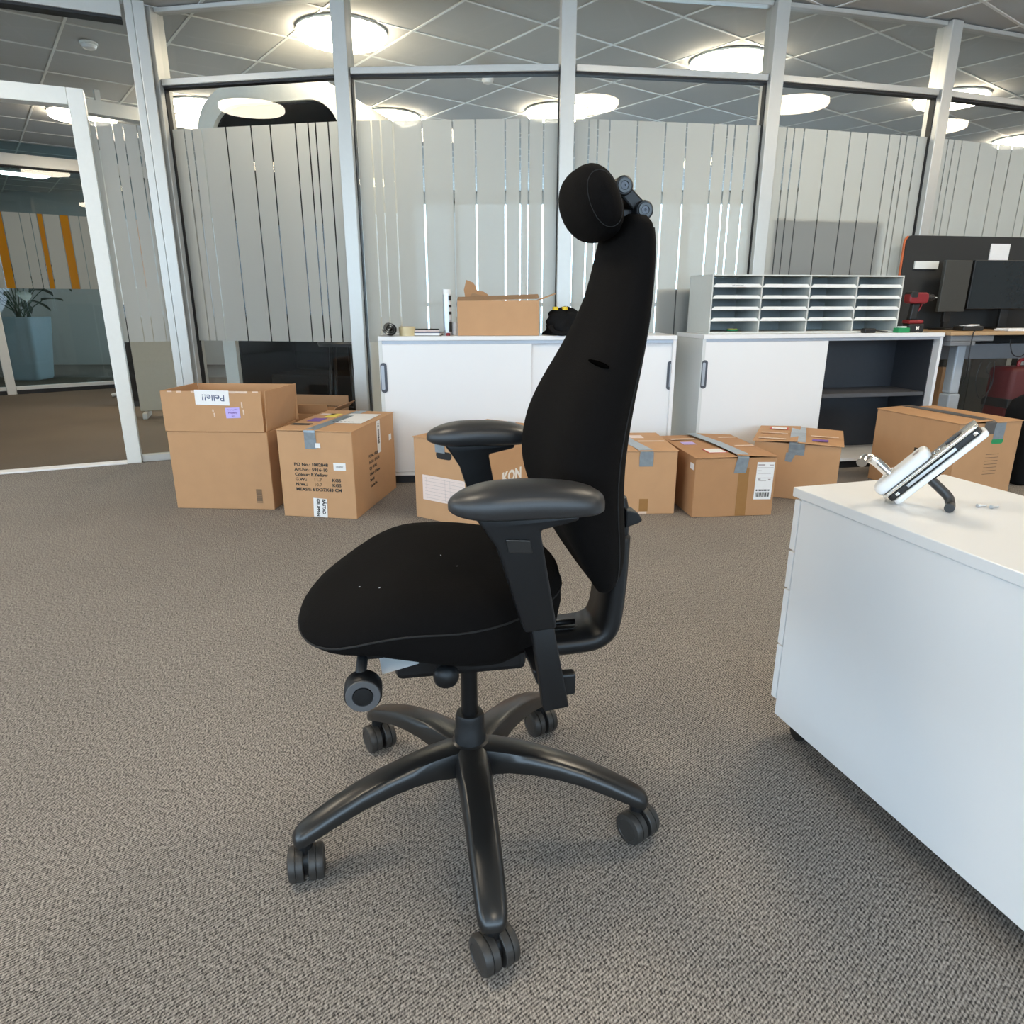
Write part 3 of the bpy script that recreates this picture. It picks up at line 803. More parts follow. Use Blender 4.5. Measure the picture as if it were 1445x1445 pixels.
# --- 6: carton with shipping label
loc, a = place((.894, 3.282), 6, .413, .575)
w, d, h = .413, .575, .298
t = empty('carton', loc, a, 'carton with white shipping label and bar code on its front right', 'carton', 'cardboard boxes on the floor')
carton_body(t, w, d, h, 'card_c'); closed_top(t, w, d, h, 'card_c', 'y', (.004, .012))
tape_strip(t, [(.02, -d/2 - .0015, h - .075), (.025, -d/2 - .004, h - .035), (.03, -d/2 - .008, h + .004), (.03, -d/2 + .015, h + .019), (.01, 0, h + .021), (-.03, d/2 - .02, h + .021), (-.03, d/2 + .006, h + .018)], .06, 'duct_tape')
front_label(t, .015, .068, .004, h - .05, d, 'brown_tape', 'tape')
lb = front_label(t, .105, .195, .085, .275, d, 'paper', 'label', .0008, .02)
for k, (x0, x1, z, hh) in enumerate(((-.04, -.005, .078, .006), (.02, .04, .078, .004), (-.04, .04, .066, .002), (-.04, -.02, .05, .003), (-.035, .03, .036, .001), (-.04, .04, .014, .002), (-.035, -.02, .006, .006), (.02, .032, .004, .006), (-.03, .01, .0, .002))):
    MB().box(x0, x1, -.0009, -.00045, z, z + hh).obj('printed_line', 'grey_ink', lb)
for k in range(16):
    MB().box(-.036 + k*.0045, -.036 + k*.0045 + (.0016 + .0012*((k*7) % 3)), -.0009, -.00045, -.082, -.058).obj('bar', 'ink', lb)
for k in range(9):
    MB().box(-.037 + k*.008, -.031 + k*.008, -.0009, -.00045, -.052, -.044).obj('printed_line', 'ink', lb)
s_ = MB().box(-.11, -.01, -.20, -.10, h + .0095, h + .0102).obj('label', 'red_ink', t); MB().box(-.104, -.016, -.194, -.106, h + .0103, h + .0108).obj('label_slip', 'paper', s_)
MB().box(-.16, -.09, .02, .09, h + .0085, h + .0092).obj('sticker', 'lilac', t)
for (x0, x1, y0, y1) in ((-.19, -.05, .14, .17), (.04, .19, -.06, -.035), (.05, .19, .17, .19)): MB().box(x0, x1, y0, y1, h + .0118, h + .0124).obj('tape', 'torn', t)
MB().box(-w/2 - .0008, -w/2 - .0003, -d/2 + .02, -d/2 + .07, h - .06, h - .03).obj('sticker', 'paper', t)

# --- 7: carton in front of the open cabinet half
loc, a = place((1.312, 3.70), -24, .44, .50)
w, d, h = .43, .48, .305
t = empty('carton', loc, a, 'carton between the shipping-label one and the white drawer unit, wide grey tape', 'carton', 'cardboard boxes on the floor')
carton_body(t, w, d, h, 'card'); closed_top(t, w, d, h, 'card', 'y', (.012, .006), .012)
tape_strip(t, [(.0, -d/2 - .0015, h - .06), (.0, -d/2 - .004, h - .03), (.0, -d/2 - .014, h - .001), (.0, -d/2 + .006, h + .012), (-.005, 0, h + .021), (-.01, d/2 - .02, h + .014), (-.01, d/2 + .012, h + .010)], .078, 'duct_tape')
MB().add([(-.05, -d/2 - .0016, h - .05), (.0, -d/2 - .0016, h - .05), (-.02, -d/2 - .0016, h - .10), (-.052, -d/2 - .0016, h - .098), (-.05, -d/2 - .0026, h - .05), (.0, -d/2 - .0026, h - .05), (-.02, -d/2 - .0026, h - .10), (-.052, -d/2 - .0026, h - .098)],
         [(0,1,2,3),(7,6,5,4),(0,4,5,1),(1,5,6,2),(2,6,7,3),(3,7,4,0)]).obj('tape', 'duct_tape', t)
s_ = MB().box(-.165, -.065, .10, .17, h + .0155, h + .0162).obj('label', 'red_ink', t); MB().box(-.155, -.075, .104, .166, h + .0163, h + .0168).obj('label_slip', 'paper', s_)
MB().box(.07, .15, -.19, -.13, h + .0125, h + .0132).obj('sticker', 'violet', t)
for (x0, x1, y0, y1) in ((-.2, -.06, -.22, -.19), (-.2, -.06, -.04, -.02), (.06, .2, -.06, -.04)): MB().box(x0, x1, y0, y1, h + .0158, h + .0164).obj('tape', 'torn', t)

# --- 8: large moving box at the right
loc, a = place((2.32, 3.55), 16, .42, .56)
w, d, h = .42, .56, .42
t = empty('carton', loc, a, 'large moving box behind the door lock, dark tape along its top', 'carton', 'cardboard boxes on the floor')
carton_body(t, w, d, h, 'card'); closed_top(t, w, d, h, 'card', 'y', (.01, .0))
tape_strip(t, [(-.01, -d/2 - .0015, h - .06), (-.01, -d/2 - .006, h + .003), (-.01, -d/2 + .02, h + .015), (-.01, 0, h + .017), (-.01, d/2, h + .015)], .075, 'dark_tape')
tape_strip(t, [(.06, -d/2 - .0015, h - .09), (.06, -d/2 - .004, h - .03), (.06, -d/2 - .006, h - .002)], .07, 'duct_tape')
MB().prism(rrect(.02, .10, h - .115, h - .085, .014), -d/2 - .001, -d/2 - .0003).obj('hand_hole', 'green', t)
text('ELL', .07, 'ink', t, (-w/2 - .0006, -.02, .2), LEFTF, bold=.003)
for k in range(7): MB().box(-.0, .09, -d/2 - .0007, -d/2 - .0002, .14 + k*.018, .143 + k*.018).obj('printed_line', 'faint_ink', t)

t = empty('tool_bag', (3.06, 4.02, 0), R(16), 'black rounded tool bag with yellow tag at the right edge, behind the large carton', 'bag')
rings = []
for z, s in ((0.001, .85), (.03, .98), (.25, 1.0), (.42, .97), (.48, .85), (.51, .6)):
    rings.append([(x, y, z) for x, y in rrect(-.15*s, .15*s, -.10*s, .10*s, .04)])
MB().loft(rings).obj('bag_body', 'cloth_black', t, smooth=True)
MB().box(-.14, -.06, -.104, -.099, .36, .44).obj('tag', 'yellow', t)
MB().tube(catmull([(-.07, 0, .50), (-.05, 0, .55), (.05, 0, .55), (.07, 0, .50)], 5), .009, 8).obj('handle', 'black', t, smooth=True)

# ================================================================== OFFICE CHAIR
# local frame: +x = the way the sitter faces, +y = sitter's left (towards the photographer)
ch = empty('office_chair', (-.084, 1.198, 0), R(190), 'black fabric office chair with neck rest and armrests on a five-star base', 'chair')
# seat cushion
def seat_pt(th, s, zz, low):
    c, sn = math.cos(th), math.sin(th)
    n = 2.4
    rr = (abs(c) ** n + abs(sn) ** n) ** (-1 / n)
    uu = rr * c; vv = rr * sn
    wv = .236 * (1 - .16 * smoothstep(-uu))
    u = .066 + .238 * uu * s; v = wv * vv * s
    rear = max(0.0, min(1.0, (.17 - u) / .20))
    drop = .060 * smoothstep((u - .08) / .22) ** 1.2 * (1 - .62 * low)
    return (u, v, zz - drop - low * .046 * rear)
prof = [(.02, .502, 1), (.5, .502, 1), (.80, .502, 1), (.92, .505, 1), (.972, .515, .9), (.997, .533, .55), (.995, .552, .2), (.972, .567, 0), (.93, .578, 0), (.85, .586, 0), (.7, .590, 0), (.45, .590, 0), (.2, .588, 0), (.02, .588, 0)]
NS = 56
seat = MB().loft([[seat_pt(2*PI*k/NS, s, z, lw) for k in range(NS)] for s, z, lw in prof]).obj('seat', 'fabric', ch, smooth=True)
MB().tube([seat_pt(2*PI*k/NS, .998, .548 - .004*math.cos(2*PI*k/NS), .26) for k in range(NS + 1)], .0018, 6).obj('piping', 'fabric_seam', seat, smooth=True)
# stray lint
for k in range(4):
    MB().box(-.0012, .0012, -.0005, .0005, 0, .0008).obj('lint', 'paper', seat, loc=(random.uniform(0, .2), random.uniform(.0, .16), .5885), rot=(0, 0, random.uniform(0, 3)))

# backrest: stacked sections (z, front, rear, half width)
BK = [(.505, -.243, -.266, .040), (.525, -.226, -.270, .085), (.56, -.200, -.272, .130), (.60, -.175, -.270, .162), (.645, -.150, -.264, .188), (.69, -.131, -.258, .203), (.735, -.121, -.255, .209),
      (.78, -.122, -.257, .205), (.83, -.132, -.264, .196), (.88, -.153, -.274, .182), (.93, -.181, -.285, .166), (.98, -.207, -.295, .149), (1.03, -.228, -.301, .133), (1.08, -.241, -.304, .121),
      (1.12, -.248, -.305, .111), (1.145, -.254, -.303, .098), (1.16, -.262, -.297, .075), (1.166, -.270, -.288, .040)]
def back_ring(z, n=44):
    f, r, w = interp(BK, z)
    cx = (f + r) / 2; hx = (f - r) / 2; out = []
    bend = .030 * smoothstep((1.1 - z) / .35) * smoothstep((z - .46) / .14)
    for k in range(n):
        a = 2*PI*k/n; c, sn = math.cos(a), math.sin(a)
        e = 2 / 2.7
        px = math.copysign(abs(c) ** e, c); py = math.copysign(abs(sn) ** e, sn)
        v = w * py
        u = cx - bend * .55 + hx * px + bend * (abs(py) ** 2)
        out.append((u, v, z))
    return out
zs = sorted(set([b[0] for b in BK] + [.505 + (1.166 - .505) * k / 40 for k in range(41)]))
back = MB().loft([back_ring(z) for z in zs]).obj('backrest', 'fabric', ch, smooth=True)
for side, off in ((1, 0), (-1, 0)):
    path = []
    for k in range(33):
        z = .545 + (1.14 - .545) * k / 32
        rg = back_ring(z, 44); path.append(Vector(rg[15 if side > 0 else 29]) * 1.0)
    MB().tube(path, .0016, 5).obj('seam', 'fabric_seam', back, smooth=True)
# small fabric tab on the front face and a loose thread
def bp(z, k): return Vector(back_ring(z, 44)[k]) + Vector((.002, .002, 0))
MB().tube([bp(.940, 4), bp(.938, 6), bp(.935, 8), bp(.933, 9)], [.002, .004, .004, .002], 6).obj('fabric_tab', 'slit', back)
# plastic rear plate and lever
MB().loft([[(x, y, z) for x, y in rrect(-.296 + q, -.262, -w, w, .012)] for z, w, q in ((.535, .045, .01), (.56, .05, 0), (.66, .055, 0), (.69, .05, .006))]).obj('back_plate', 'plastic', ch, smooth='auto')
MB().prism([(-.28, .640), (-.305, .648), (-.312, .653), (-.303, .668), (-.28, .675)], .03, .07).obj('height_lever', 'plastic', ch, bevel=.003)

# L-shaped back bar
def band(path, hw, th):
    P = [Vector(p) for p in path]; rings = []
    for i, p in enumerate(P):
        tg = (P[min(i+1, len(P)-1)] - P[max(i-1, 0)]).normalized()
        nn = Vector((0, 1, 0)).cross(tg).normalized() * th / 2
        b_ = .008
        rings.append([p + nn + Vector((0, -hw + b_, 0)), p + nn + Vector((0, hw - b_, 0)), p + nn*.4 + Vector((0, hw, 0)), p - nn*.4 + Vector((0, hw, 0)), p - nn + Vector((0, hw - b_, 0)), p - nn + Vector((0, -hw + b_, 0)), p - nn*.4 + Vector((0, -hw, 0)), p + nn*.4 + Vector((0, -hw, 0))])
    return MB().loft(rings)
band(catmull([(-.02, 0, .405), (-.12, 0, .404), (-.20, 0, .405), (-.245, 0, .412), (-.268, 0, .44), (-.277, 0, .52), (-.280, 0, .62)], 6), .062, .032).obj('back_bar', 'plastic', ch, smooth=True)
MB().prism(rrect(-.215, -.10, -.014, .014, .013), .0, .002, Matrix.Translation((0, 0, .4225)) @ Matrix.Rotation(R(-90), 4, 'X')).obj('bar_slot', 'black', ch)
MB().tube([(-.11, 0, .428), (-.21, 0, .430)], .006, 8).obj('tension_rod', 'steel_black', ch, smooth=True)
# mechanism under the seat
MB().box(-.10, .14, -.075, .075, .375, .486).obj('tilt_mechanism', 'plastic', ch, bevel=.012)
MB().box(-.06, .20, -.13, .13, .452, .470).obj('seat_pan', 'plastic', ch, bevel=.006)
MB().add([(.17, .08, .462), (.10, .12, .462), (.10, .165, .458), (.16, .170, .447)], [(0, 1, 2, 3)]).obj('instruction_card', 'paper', ch)
# adjustment knob with grey ring, hanging on its arm
kn = MB().tube([(.180, .08, .492), (.188, .16, .490), (.192, .19, .468), (.192, .2, .448)], .009, 8).obj('knob_arm', 'plastic', ch, smooth=True)
mk = Matrix.Translation((.190, .185, .440)) @ Matrix.Rotation(R(-90), 4, 'X')
MB().lathe([(.001, 0), (.026, 0), (.030, .004), (.030, .030), (.027, .034), (.001, .034)], 28, mk).obj('tension_knob', 'plastic', ch, smooth='auto')
MB().lathe([(.0165, .0345), (.0165, .0372), (.0265, .0372), (.0272, .0345)], 28, mk).obj('knob_ring', 'knob_grey', ch, smooth='auto')
MB().lathe([(.001, .0345), (.0155, .0345), (.015, .038), (.001, .039)], 28, mk).obj('knob_cap', 'plastic', ch, smooth='auto')
MB().tube([(.06, .07, .425), (.055, .115, .412)], .008, 8).obj('lever_arm', 'plastic', ch, smooth=True)
mk = Matrix.Translation((.053, .118, .408)) @ Matrix.Rotation(R(-90), 4, 'X')
MB().lathe([(.001, -.006), (.017, -.004), (.0225, .004), (.0225, .012), (.017, .021), (.001, .024)], 24, mk).obj('seat_knob', 'plastic', ch, smooth=True)
# gas column
MB().lathe([(.0165, .24), (.0165, .376)], 20).obj('gas_piston', 'steel_black', ch, smooth='auto')
MB().lathe([(.031, .150), (.032, .205), (.029, .21), (.029, .242), (.026, .250), (.001, .250)], 24).obj('gas_sleeve', 'plastic', ch, smooth='auto')
# armrests
def armrest(sd):
    y = .262 * sd
    # pad: rounded teardrop, lofted along x
    rings = []
    for q in range(25):
        s = (q / 24) ** 1.25
        x = .052 - .222 * s
        fr = math.sqrt(max(0.0, 1 - (1 - min(1, (s + .004) / .34)) ** 2))
        rr_ = math.sqrt(max(0.0, 1 - max(0, (s - .72) / .285) ** 2.6))
        wv = .047 * min(fr, .35 + .65 * rr_) if s > .5 else .047 * max(fr, .10)
        zt = .787 - .013 * (1.9 * s - .85) ** 2 - .020 * (1 - fr) ** 1.0 - .010 * (1 - rr_)
        zb = .735 + .017 * (1 - fr) + .005 * (1 - rr_)
        zm = zb + (zt - zb) * .42
        ring = []
        for k in range(20):
            a = 2*PI*k/20; c, sn = math.cos(a), math.sin(a)
            yy = wv * math.copysign(abs(c) ** .8, c)
            z = zm + ((zt - zm) * abs(sn) ** .75 if sn > 0 else -(zm - zb) * abs(sn) ** .6)
            ring.append((x, y + yy, z))
        rings.append(ring)
    pad = MB().loft(rings).obj('arm_pad', 'pad', ch, smooth=True)
    # bracket below the pad flowing into the post
    out = [(.020, .744), (-.135, .738), (-.135, .728), (-.078, .716), (-.105, .560), (-.056, .556), (-.016, .690), (.004, .722)]
    MB().prism(out, y - .017, y + .019).obj('arm_sleeve', 'plastic', ch, bevel=.005, seg=2, smooth=True)
    MB().prism([(-.064, .582), (-.098, .578), (-.128, .420), (-.088, .415)], y - .0125, y + .0135).obj('arm_post', 'plastic', ch, bevel=.003, seg=2, smooth=True)
    MB().prism([(-.026, .708), (-.062, .705), (-.066, .684), (-.030, .687)], y + sd*.019 - .001, y + sd*.019 + .004).obj('arm_button', 'handle_grey' if False else 'base_black', ch, bevel=.002)
    MB().box(-.142, -.112, min(y, y - sd*.02), max(y, y - sd*.02), .432, .470).obj('arm_screw', 'plastic', ch, bevel=.004)
    MB().prism([(-.075, .475), (-.115, .470), (-.120, .445), (-.082, .448)], min(sd*.10, y - sd*.013), max(sd*.10, y - sd*.013)).obj('arm_strut', 'plastic', ch, bevel=.003)
armrest(1); armrest(-1)
# neck rest
rings = []
for q in range(21):
    s = math.sin(PI/2 * (-1 + 2 * q / 20))
    y = .110 * math.copysign(abs(s) ** .9, s)
    k_ = max(.10, (1 - abs(s) ** 2.5) ** .55 if abs(s) < 1 else 0)
    ring = []
    for k in range(28):
        a = 2*PI*k/28; c, sn = math.cos(a), math.sin(a)
        e = .92
        uu = .036 * (.12 + .88*k_) * math.copysign(abs(c) ** e, c); zz = .060 * (.22 + .78*k_) * math.copysign(abs(sn) ** e, sn)
        uu += .008 * s * s
        ca, sa = math.cos(R(24)), math.sin(R(24))
        ring.append((-.218 + uu * ca + zz * sa, y, 1.182 + zz * ca - uu * sa))
    rings.append(ring)
hr = MB().loft(rings).obj('neck_rest', 'fabric', ch, smooth=True)
MB().tube([rings[16][k % 28] for k in range(29)], .0009, 5).obj('seam', 'fabric_seam', hr, smooth=True)
MB().tube([rings[4][k % 28] for k in range(29)], .0009, 5).obj('seam', 'fabric_seam', hr, smooth=True)
def hinge(u, z, r, y0, y1):
    m_ = Matrix.Translation((u, y0, z)) @ Matrix.Rotation(R(-90), 4, 'X')
    L = y1 - y0
    MB().lathe([(.001, 0), (r, 0), (r, L), (r * .86, L + .002), (.001, L + .002)], 20, m_).obj('hinge_barrel', 'plastic', ch, smooth='auto')
    MB().lathe([(r*.45, L + .0021), (r*.45, L + .0045), (r*.72, L + .0045), (r*.75, L + .0021)], 20, m_).obj('hinge_ring', 'base_black', ch, smooth='auto')
    MB().lathe([(r*.12, L + .0022), (r*.14, L + .0035), (r*.4, L + .0035), (r*.42, L + .0022)], 16, m_).obj('hinge_cap', 'handle_grey', ch, smooth='auto')
hinge(-.256, 1.205, .0150, -.05, .05)
hinge(-.292, 1.170, .0150, -.05, .05)
MB().prism([(-.249, 1.198), (-.262, 1.213), (-.303, 1.178), (-.288, 1.160)], .0, .040).obj('neck_link', 'plastic', ch, bevel=.003)
MB().prism([(-.225, 1.190), (-.230, 1.212), (-.262, 1.214), (-.262, 1.196)], -.03, .03).obj('neck_mount', 'plastic', ch, bevel=.003)
MB().prism([(-.240, 1.160), (-.238, 1.172), (-.296, 1.176), (-.296, 1.160)], -.025, .03).obj('neck_bracket', 'plastic', ch, bevel=.003)
band(catmull([(-.290, 0, 1.168), (-.303, 0, 1.155), (-.310, 0, 1.13), (-.314, 0, 1.08), (-.306, 0, .98)], 5), .022, .010).obj('neck_bar', 'plastic', ch, smooth=True)

# five-star base
wheel0 = None
ANG0 = -81
SW = [32, 38, 30, 34, 14]      # how far each twin wheel has swivelled
for k in range(5):
    wa = R(ANG0 + 72 * k) - R(190)
    ca, sa = math.cos(wa), math.sin(wa)
    rings = []
    for r, zt, hw, hb in ((.020, .186, .026, .060), (.050, .186, .0255, .052), (.085, .184, .0245, .044), (.13, .178, .0235, .038), (.18, .168, .0225, .034), (.23, .154, .0215, .031), (.28, .135, .0205, .029), (.315, .119, .0195, .027), (.340, .106, .018, .025), (.352, .096, .014, .018), (.357, .088, .008, .008)):
        zb = zt - hb; hw *= 1.32
        sec = [(-hw, zb), (-hw*1.02, zb + hb*.55), (-hw*.82, zt - .0035), (-hw*.62, zt), (hw*.62, zt), (hw*.82, zt - .0035), (hw*1.02, zb + hb*.55), (hw, zb)]
        rings.append([(r*ca - y_*sa, r*sa + y_*ca, z_) for y_, z_ in sec])
    MB().loft(rings).obj('base_leg', 'base_black', ch, smooth='auto')
    cx, cy = .336*ca, .336*sa
    cs = empty('caster', (cx, cy, 0), R(90 + SW[k] - 190), parent=ch)
    MB().lathe([(.001, .050), (.014, .050), (.014, .082), (.001, .082)], 14).obj('caster_stem', 'plastic', cs, smooth='auto')
    MB().prism([(x, z) for x, z in [(.020*math.cos(R(q))- .004, .033 + .026*math.sin(R(q))) for q in range(0, 360, 24)]], -.0040, .0040).obj('caster_fork', 'plastic', cs, smooth='auto')
    for sd in (-1, 1):
        mw = Matrix.Translation((-.006, sd*.0045, .0325)) @ Matrix.Rotation(R(-90*sd), 4, 'X')
        MB().lathe([(.001, 0), (.031, 0), (.0323, .0015), (.0323, .0125), (.0300, .0132), (.0300, .0142), (.0323, .0149), (.0323, .0225), (.0300, .0265), (.022, .0285), (.021, .0270), (.001, .0275)], 32, mw).obj('wheel', 'wheel', cs, smooth='auto')
MB().lathe([(.030, .128), (.042, .14), (.044, .170), (.040, .184), (.034, .1875), (.028, .192), (.001, .192)], 32).obj('hub', 'base_black', ch, smooth='auto')

# ================================================================== DRAWER UNIT WITH DOOR LOCK
PA = math.atan2(-.96, .276)      # along the long side, towards the camera
px0, py0 = .640, 1.505
# local: x along the long side (from the drawer front), y towards the right of it
PH = .63; PD = .80; PWd = .42
pd = empty('drawer_unit', (px0, py0, 0), PA, 'white drawer unit in the right foreground with a door lock on top', 'drawer unit')
MB().box(.022, PD, 0.0, .019, .06, PH - .0225).obj('side_panel', 'white_lam', pd, bevel=.0012)
MB().box(.022, PD, PWd - .019, PWd, .06, PH - .0225).obj('side_panel', 'white_lam', pd, bevel=.0012)
MB().box(-.004, PD + .004, -.004, PWd + .004, PH - .022, PH).obj('top_panel', 'white_lam', pd, bevel=.002)
MB().box(PD - .019, PD - .0005, .0195, PWd - .0195, .06, PH - .0225).obj('back_panel', 'white_lam', pd)
MB().box(.022, PD - .0195, .0195, PWd - .0195, .06, .078).obj('bottom_panel', 'white_lam', pd)
for z0, z1 in ((.098, .238), (.243, .383), (.388, .478), (.483, .602)):
    MB().box(0, .018, .001, PWd - .001, z0, z1).obj('drawer_front', 'white_lam', pd, bevel=.0015)
for x, y in ((.06, .06), (PD - .06, .06), (.06, PWd - .06), (PD - .06, PWd - .06)):
    cs = empty('caster', (x, y, 0), 0, parent=pd)
    MB().prism([(.022*math.cos(R(q)), .024 + .022*math.sin(R(q))) for q in range(0, 360, 20)], -.022, -.004).obj('wheel', 'black', cs, smooth='auto')
    MB().prism([(.022*math.cos(R(q)), .024 + .022*math.sin(R(q))) for q in range(0, 360, 20)], .004, .022).obj('wheel', 'black', cs, smooth='auto')
    MB().box(-.015, .015, -.0035, .0035, .02, .0595).obj('caster_fork', 'black', cs)

# electronic door lock lying on the unit: local x = along the plates, z = across their thickness, y = depth
lk = empty('door_lock', (.790, 1.385, PH), R(-28), 'white and chrome door lock with two lever handles lying tilted on the drawer unit', 'door lock')
TL = R(50)
def lm(): return Matrix.Translation((0, 0, .0045)) @ Matrix.Rotation(-TL, 4, 'Y')
mL = lm()
def plate(x0, x1, z0, z1, y0, y1, r, nm, m, bev=.004):
    b_ = MB().loft([[(x, y, z0) for x, y in rrect(x0, x1, y0, y1, r)], [(x, y, z1) for x, y in rrect(x0, x1, y0, y1, r)]])
    b_.v = [tuple(mL @ Vector(p)) for p in b_.v]
    return b_.obj(nm, m, lk, bevel=bev, seg=2, smooth=True)
plate(.005, .212, -.012, .000, -.032, .032, .012, 'inner_plate', 'white_plastic')
plate(.002, .207, .0005, .013, -.029, .029, .010, 'lock_core', 'black', .002)
plate(.045, .155, .004, .010, -.0325, -.0291, .0016, 'core_window', 'chrome_satin', .0008)
for x in (.018, .192): plate(x, x + .008, .004, .010, -.0325, -.0291, .0016, 'core_screw', 'nickel', .0005)
plate(-.004, .210, .0135, .020, -.032, .032, .012, 'outer_plate', 'nickel', .002)
plate(-.006, .118, .0205, .044, -.031, .031, .016, 'reader_housing', 'white_plastic', .008)
plate(.092, .106, .0445, .0452, -.020, -.004, .002, 'reader_mark', 'grey_ink', .0002)
plate(.145, .180, .0205, .0235, -.012, .012, .011, 'key_rose', 'handle_grey', .001)
for x in (.118, .128): plate(x, x + .007, .0205, .023, -.01, -.003, .0033, 'plate_screw', 'chrome', .0005)
pth = [mL @ Vector(p) for p in catmull([(.035, 0, .043), (.035, 0, .070), (.034, -.002, .084), (.030, -.010, .097), (.024, -.026, .101), (.020, -.040, .101)], 5)]
MB().tube(pth, .0098, 16).obj('lever_handle', 'chrome', lk, smooth='auto')
MB().tube([mL @ Vector((.035, 0, .0441)), mL @ Vector((.035, 0, .048))], .014, 20).obj('lever_rose', 'chrome', lk, smooth='auto')
pth = [mL @ Vector(p) for p in catmull([(.080, 0, -.011), (.080, 0, -.035), (.079, -.002, -.062), (.073, -.010, -.074), (.066, -.024, -.079), (.062, -.036, -.080)], 5)]
pth = [Vector((p.x, p.y, max(p.z, .0098))) for p in pth]
MB().tube(pth, .0092, 16).obj('lever_handle', 'pad', lk, smooth='auto')
plate(.078, .118, -.0165, -.0125, -.019, .019, .017, 'lever_rose', 'plastic', .001)

def screw(x, y, rz, label):
    t = empty('screw', (x, y, PH), rz, label, 'screw', 'two loose screws on the drawer unit')
    MB().tube([(.004, 0, .0034), (.022, 0, .0022)], .0019, 8).obj('screw_shank', 'chrome_satin', t, smooth='auto')
    MB().tube([(0, 0, .0037), (.0039, 0, .0035)], .0037, 12).obj('screw_head', 'chrome_satin', t, smooth='auto')
screw(.944, 1.345, R(12), 'loose screw on the drawer unit, the left one of two')
screw(.965, 1.335, R(20), 'loose screw on the drawer unit, the right one of two')

# ================================================================== LETTER SORTER AND THINGS ON THE CABINETS
def cab_empty(name, C, u, v, rz, label, cat, group=None):
    return empty(name, on(C, u, v, CT), C[1] + rz, label, cat, group)
so = cab_empty('letter_sorter', C2, .055, .055, 0, 'pale grey letter sorter of four columns on the right sideboard', 'letter sorter')
SW_, SD, SH = 1.255, .30, .335
MB().box(0, SW_, 0, SD, .001, .012).obj('bottom_panel', 'sorter', so)
MB().box(0, SW_, 0, SD, SH - .008, SH).obj('top_panel', 'sorter', so)
MB().box(0.0005, SW_ - .0005, SD - .006, SD, .0125, SH - .0085).obj('back_panel', 'sorter_in', so)
xs_ = [0, .3125, .625, .9375, SW_ - .008]
for x in xs_: MB().box(x, x + .008, 0.0, SD - .0065, .0125, SH - .0085).obj('divider', 'sorter', so)
for c in range(4):
    a, b = xs_[c] + .0085, xs_[c + 1] - .0005
    for r in range(4):
        z = .012 + (r + 1) * .0635
        sh = MB().box(a, b, .002, SD - .007, z, z + .004).obj('tray', 'sorter_in', so)
        MB().add([(a, .001, z - .002), (b, .001, z - .002), (b - .001, .001, z + .004), (b - .015, .001, z + .017), (a + .015, .001, z + .017), (a + .001, .001, z + .004)] + [(x, -.002, zz) for x, zz in ((a, z - .002), (b, z - .002), (b - .001, z + .004), (b - .015, z + .017), (a + .015, z + .017), (a + .001, z + .004))],
                 [(0,1,2,3,4,5), (11,10,9,8,7,6)] + [(i, i + 6, (i + 1) % 6 + 6, (i + 1) % 6) for i in range(6)]).obj('tray_lip', 'sorter_lip', sh)
        if c == 0 and r == 3: text('SJÖ STOCKARÖ', .010, 'ink', sh, ((a + b)/2, -.0026, z + .003), FRONT, 'CENTER')
t = cab_empty('sticker_roll', C2, .26, .16, 0, 'small green and yellow roll lying in the lowest left sorter bay', 'roll')
t.location.z = CT + .0125
MB().lathe([(.012, 0), (.03, 0), (.03, .014), (.012, .014), (.012, 0)], 20).obj('roll_body', 'yellow_ink', t, smooth='auto')
MB().lathe([(.0305, 0), (.034, .002), (.034, .010), (.0305, .012)], 20).obj('roll_band', 'green', t, smooth='auto')

t = cab_empty('cable_adapter', C2, 1.10, .024, .05, 'black cable adapter lying in front of the letter sorter', 'adapter')
MB().box(-.05, .03, -.02, .02, 0.0005, .028).obj('adapter_body', 'black', t, bevel=.006)
MB().tube(catmull([(.03, 0, .015), (.06, .006, .012), (.10, -.012, .008), (.13, .0, .006), (.10, .014, .006)], 6), .004, 8).obj('adapter_cable', 'black', t, smooth=True)
t = cab_empty('battery_box', C2, 1.325, .03, .15, 'small bright green box beside the red drill', 'box')
MB().box(-.045, .045, -.022, .022, 0.0005, .03).obj('box_body', 'green', t, bevel=.003)
MB().box(-.02, .02, -.018, .018, .0302, .038).obj('box_cap', 'paper', t, bevel=.002)
# cordless drill
t = cab_empty('cordless_drill', C2, 1.44, .075, 0, 'red and black cordless drill standing on its battery', 'drill')
MB().box(-.055, .055, -.032, .032, .0005, .052).obj('battery', 'black', t, bevel=.008)
MB().box(-.060, .045, -.034, .034, .0525, .075).obj('battery_mount', 'tool_red', t, bevel=.008)
text('M', .03, 'white_ink', t, (-.005, -.0330, .015), FRONT, bold=.001)
MB().prism([(-.045, .0755), (.012, .0755), (.005, .12), (.016, .172), (-.036, .172), (-.040, .12)], -.017, .017).obj('grip', 'black', t, bevel=.006)
MB().prism([(.017, .125), (.040, .172), (.030, .172), (.010, .13)], -.010, .010).obj('trigger_guard', 'tool_red', t, bevel=.002)
MB().prism(rrect(-.075, .058, .172, .238, .022), -.030, .030).obj('motor_housing', 'tool_red', t, bevel=.008)
MB().prism(rrect(-.072, -.02, .205, .243, .012), -.0305, .0305).obj('housing_cap', 'black', t, bevel=.004)
m_ = Matrix.Translation((.059, 0, .208)) @ Matrix.Rotation(R(90), 4, 'Y')
MB().lathe([(.001, 0), (.024, 0), (.024, .02), (.020, .024), (.020, .045), (.010, .06), (.001, .06)], 20, m_).obj('chuck', 'black', t, smooth='auto')
MB().lathe([(.004, .0605), (.004, .078), (.001, .082)], 8, m_).obj('drill_bit', 'chrome_satin', t, smooth='auto')

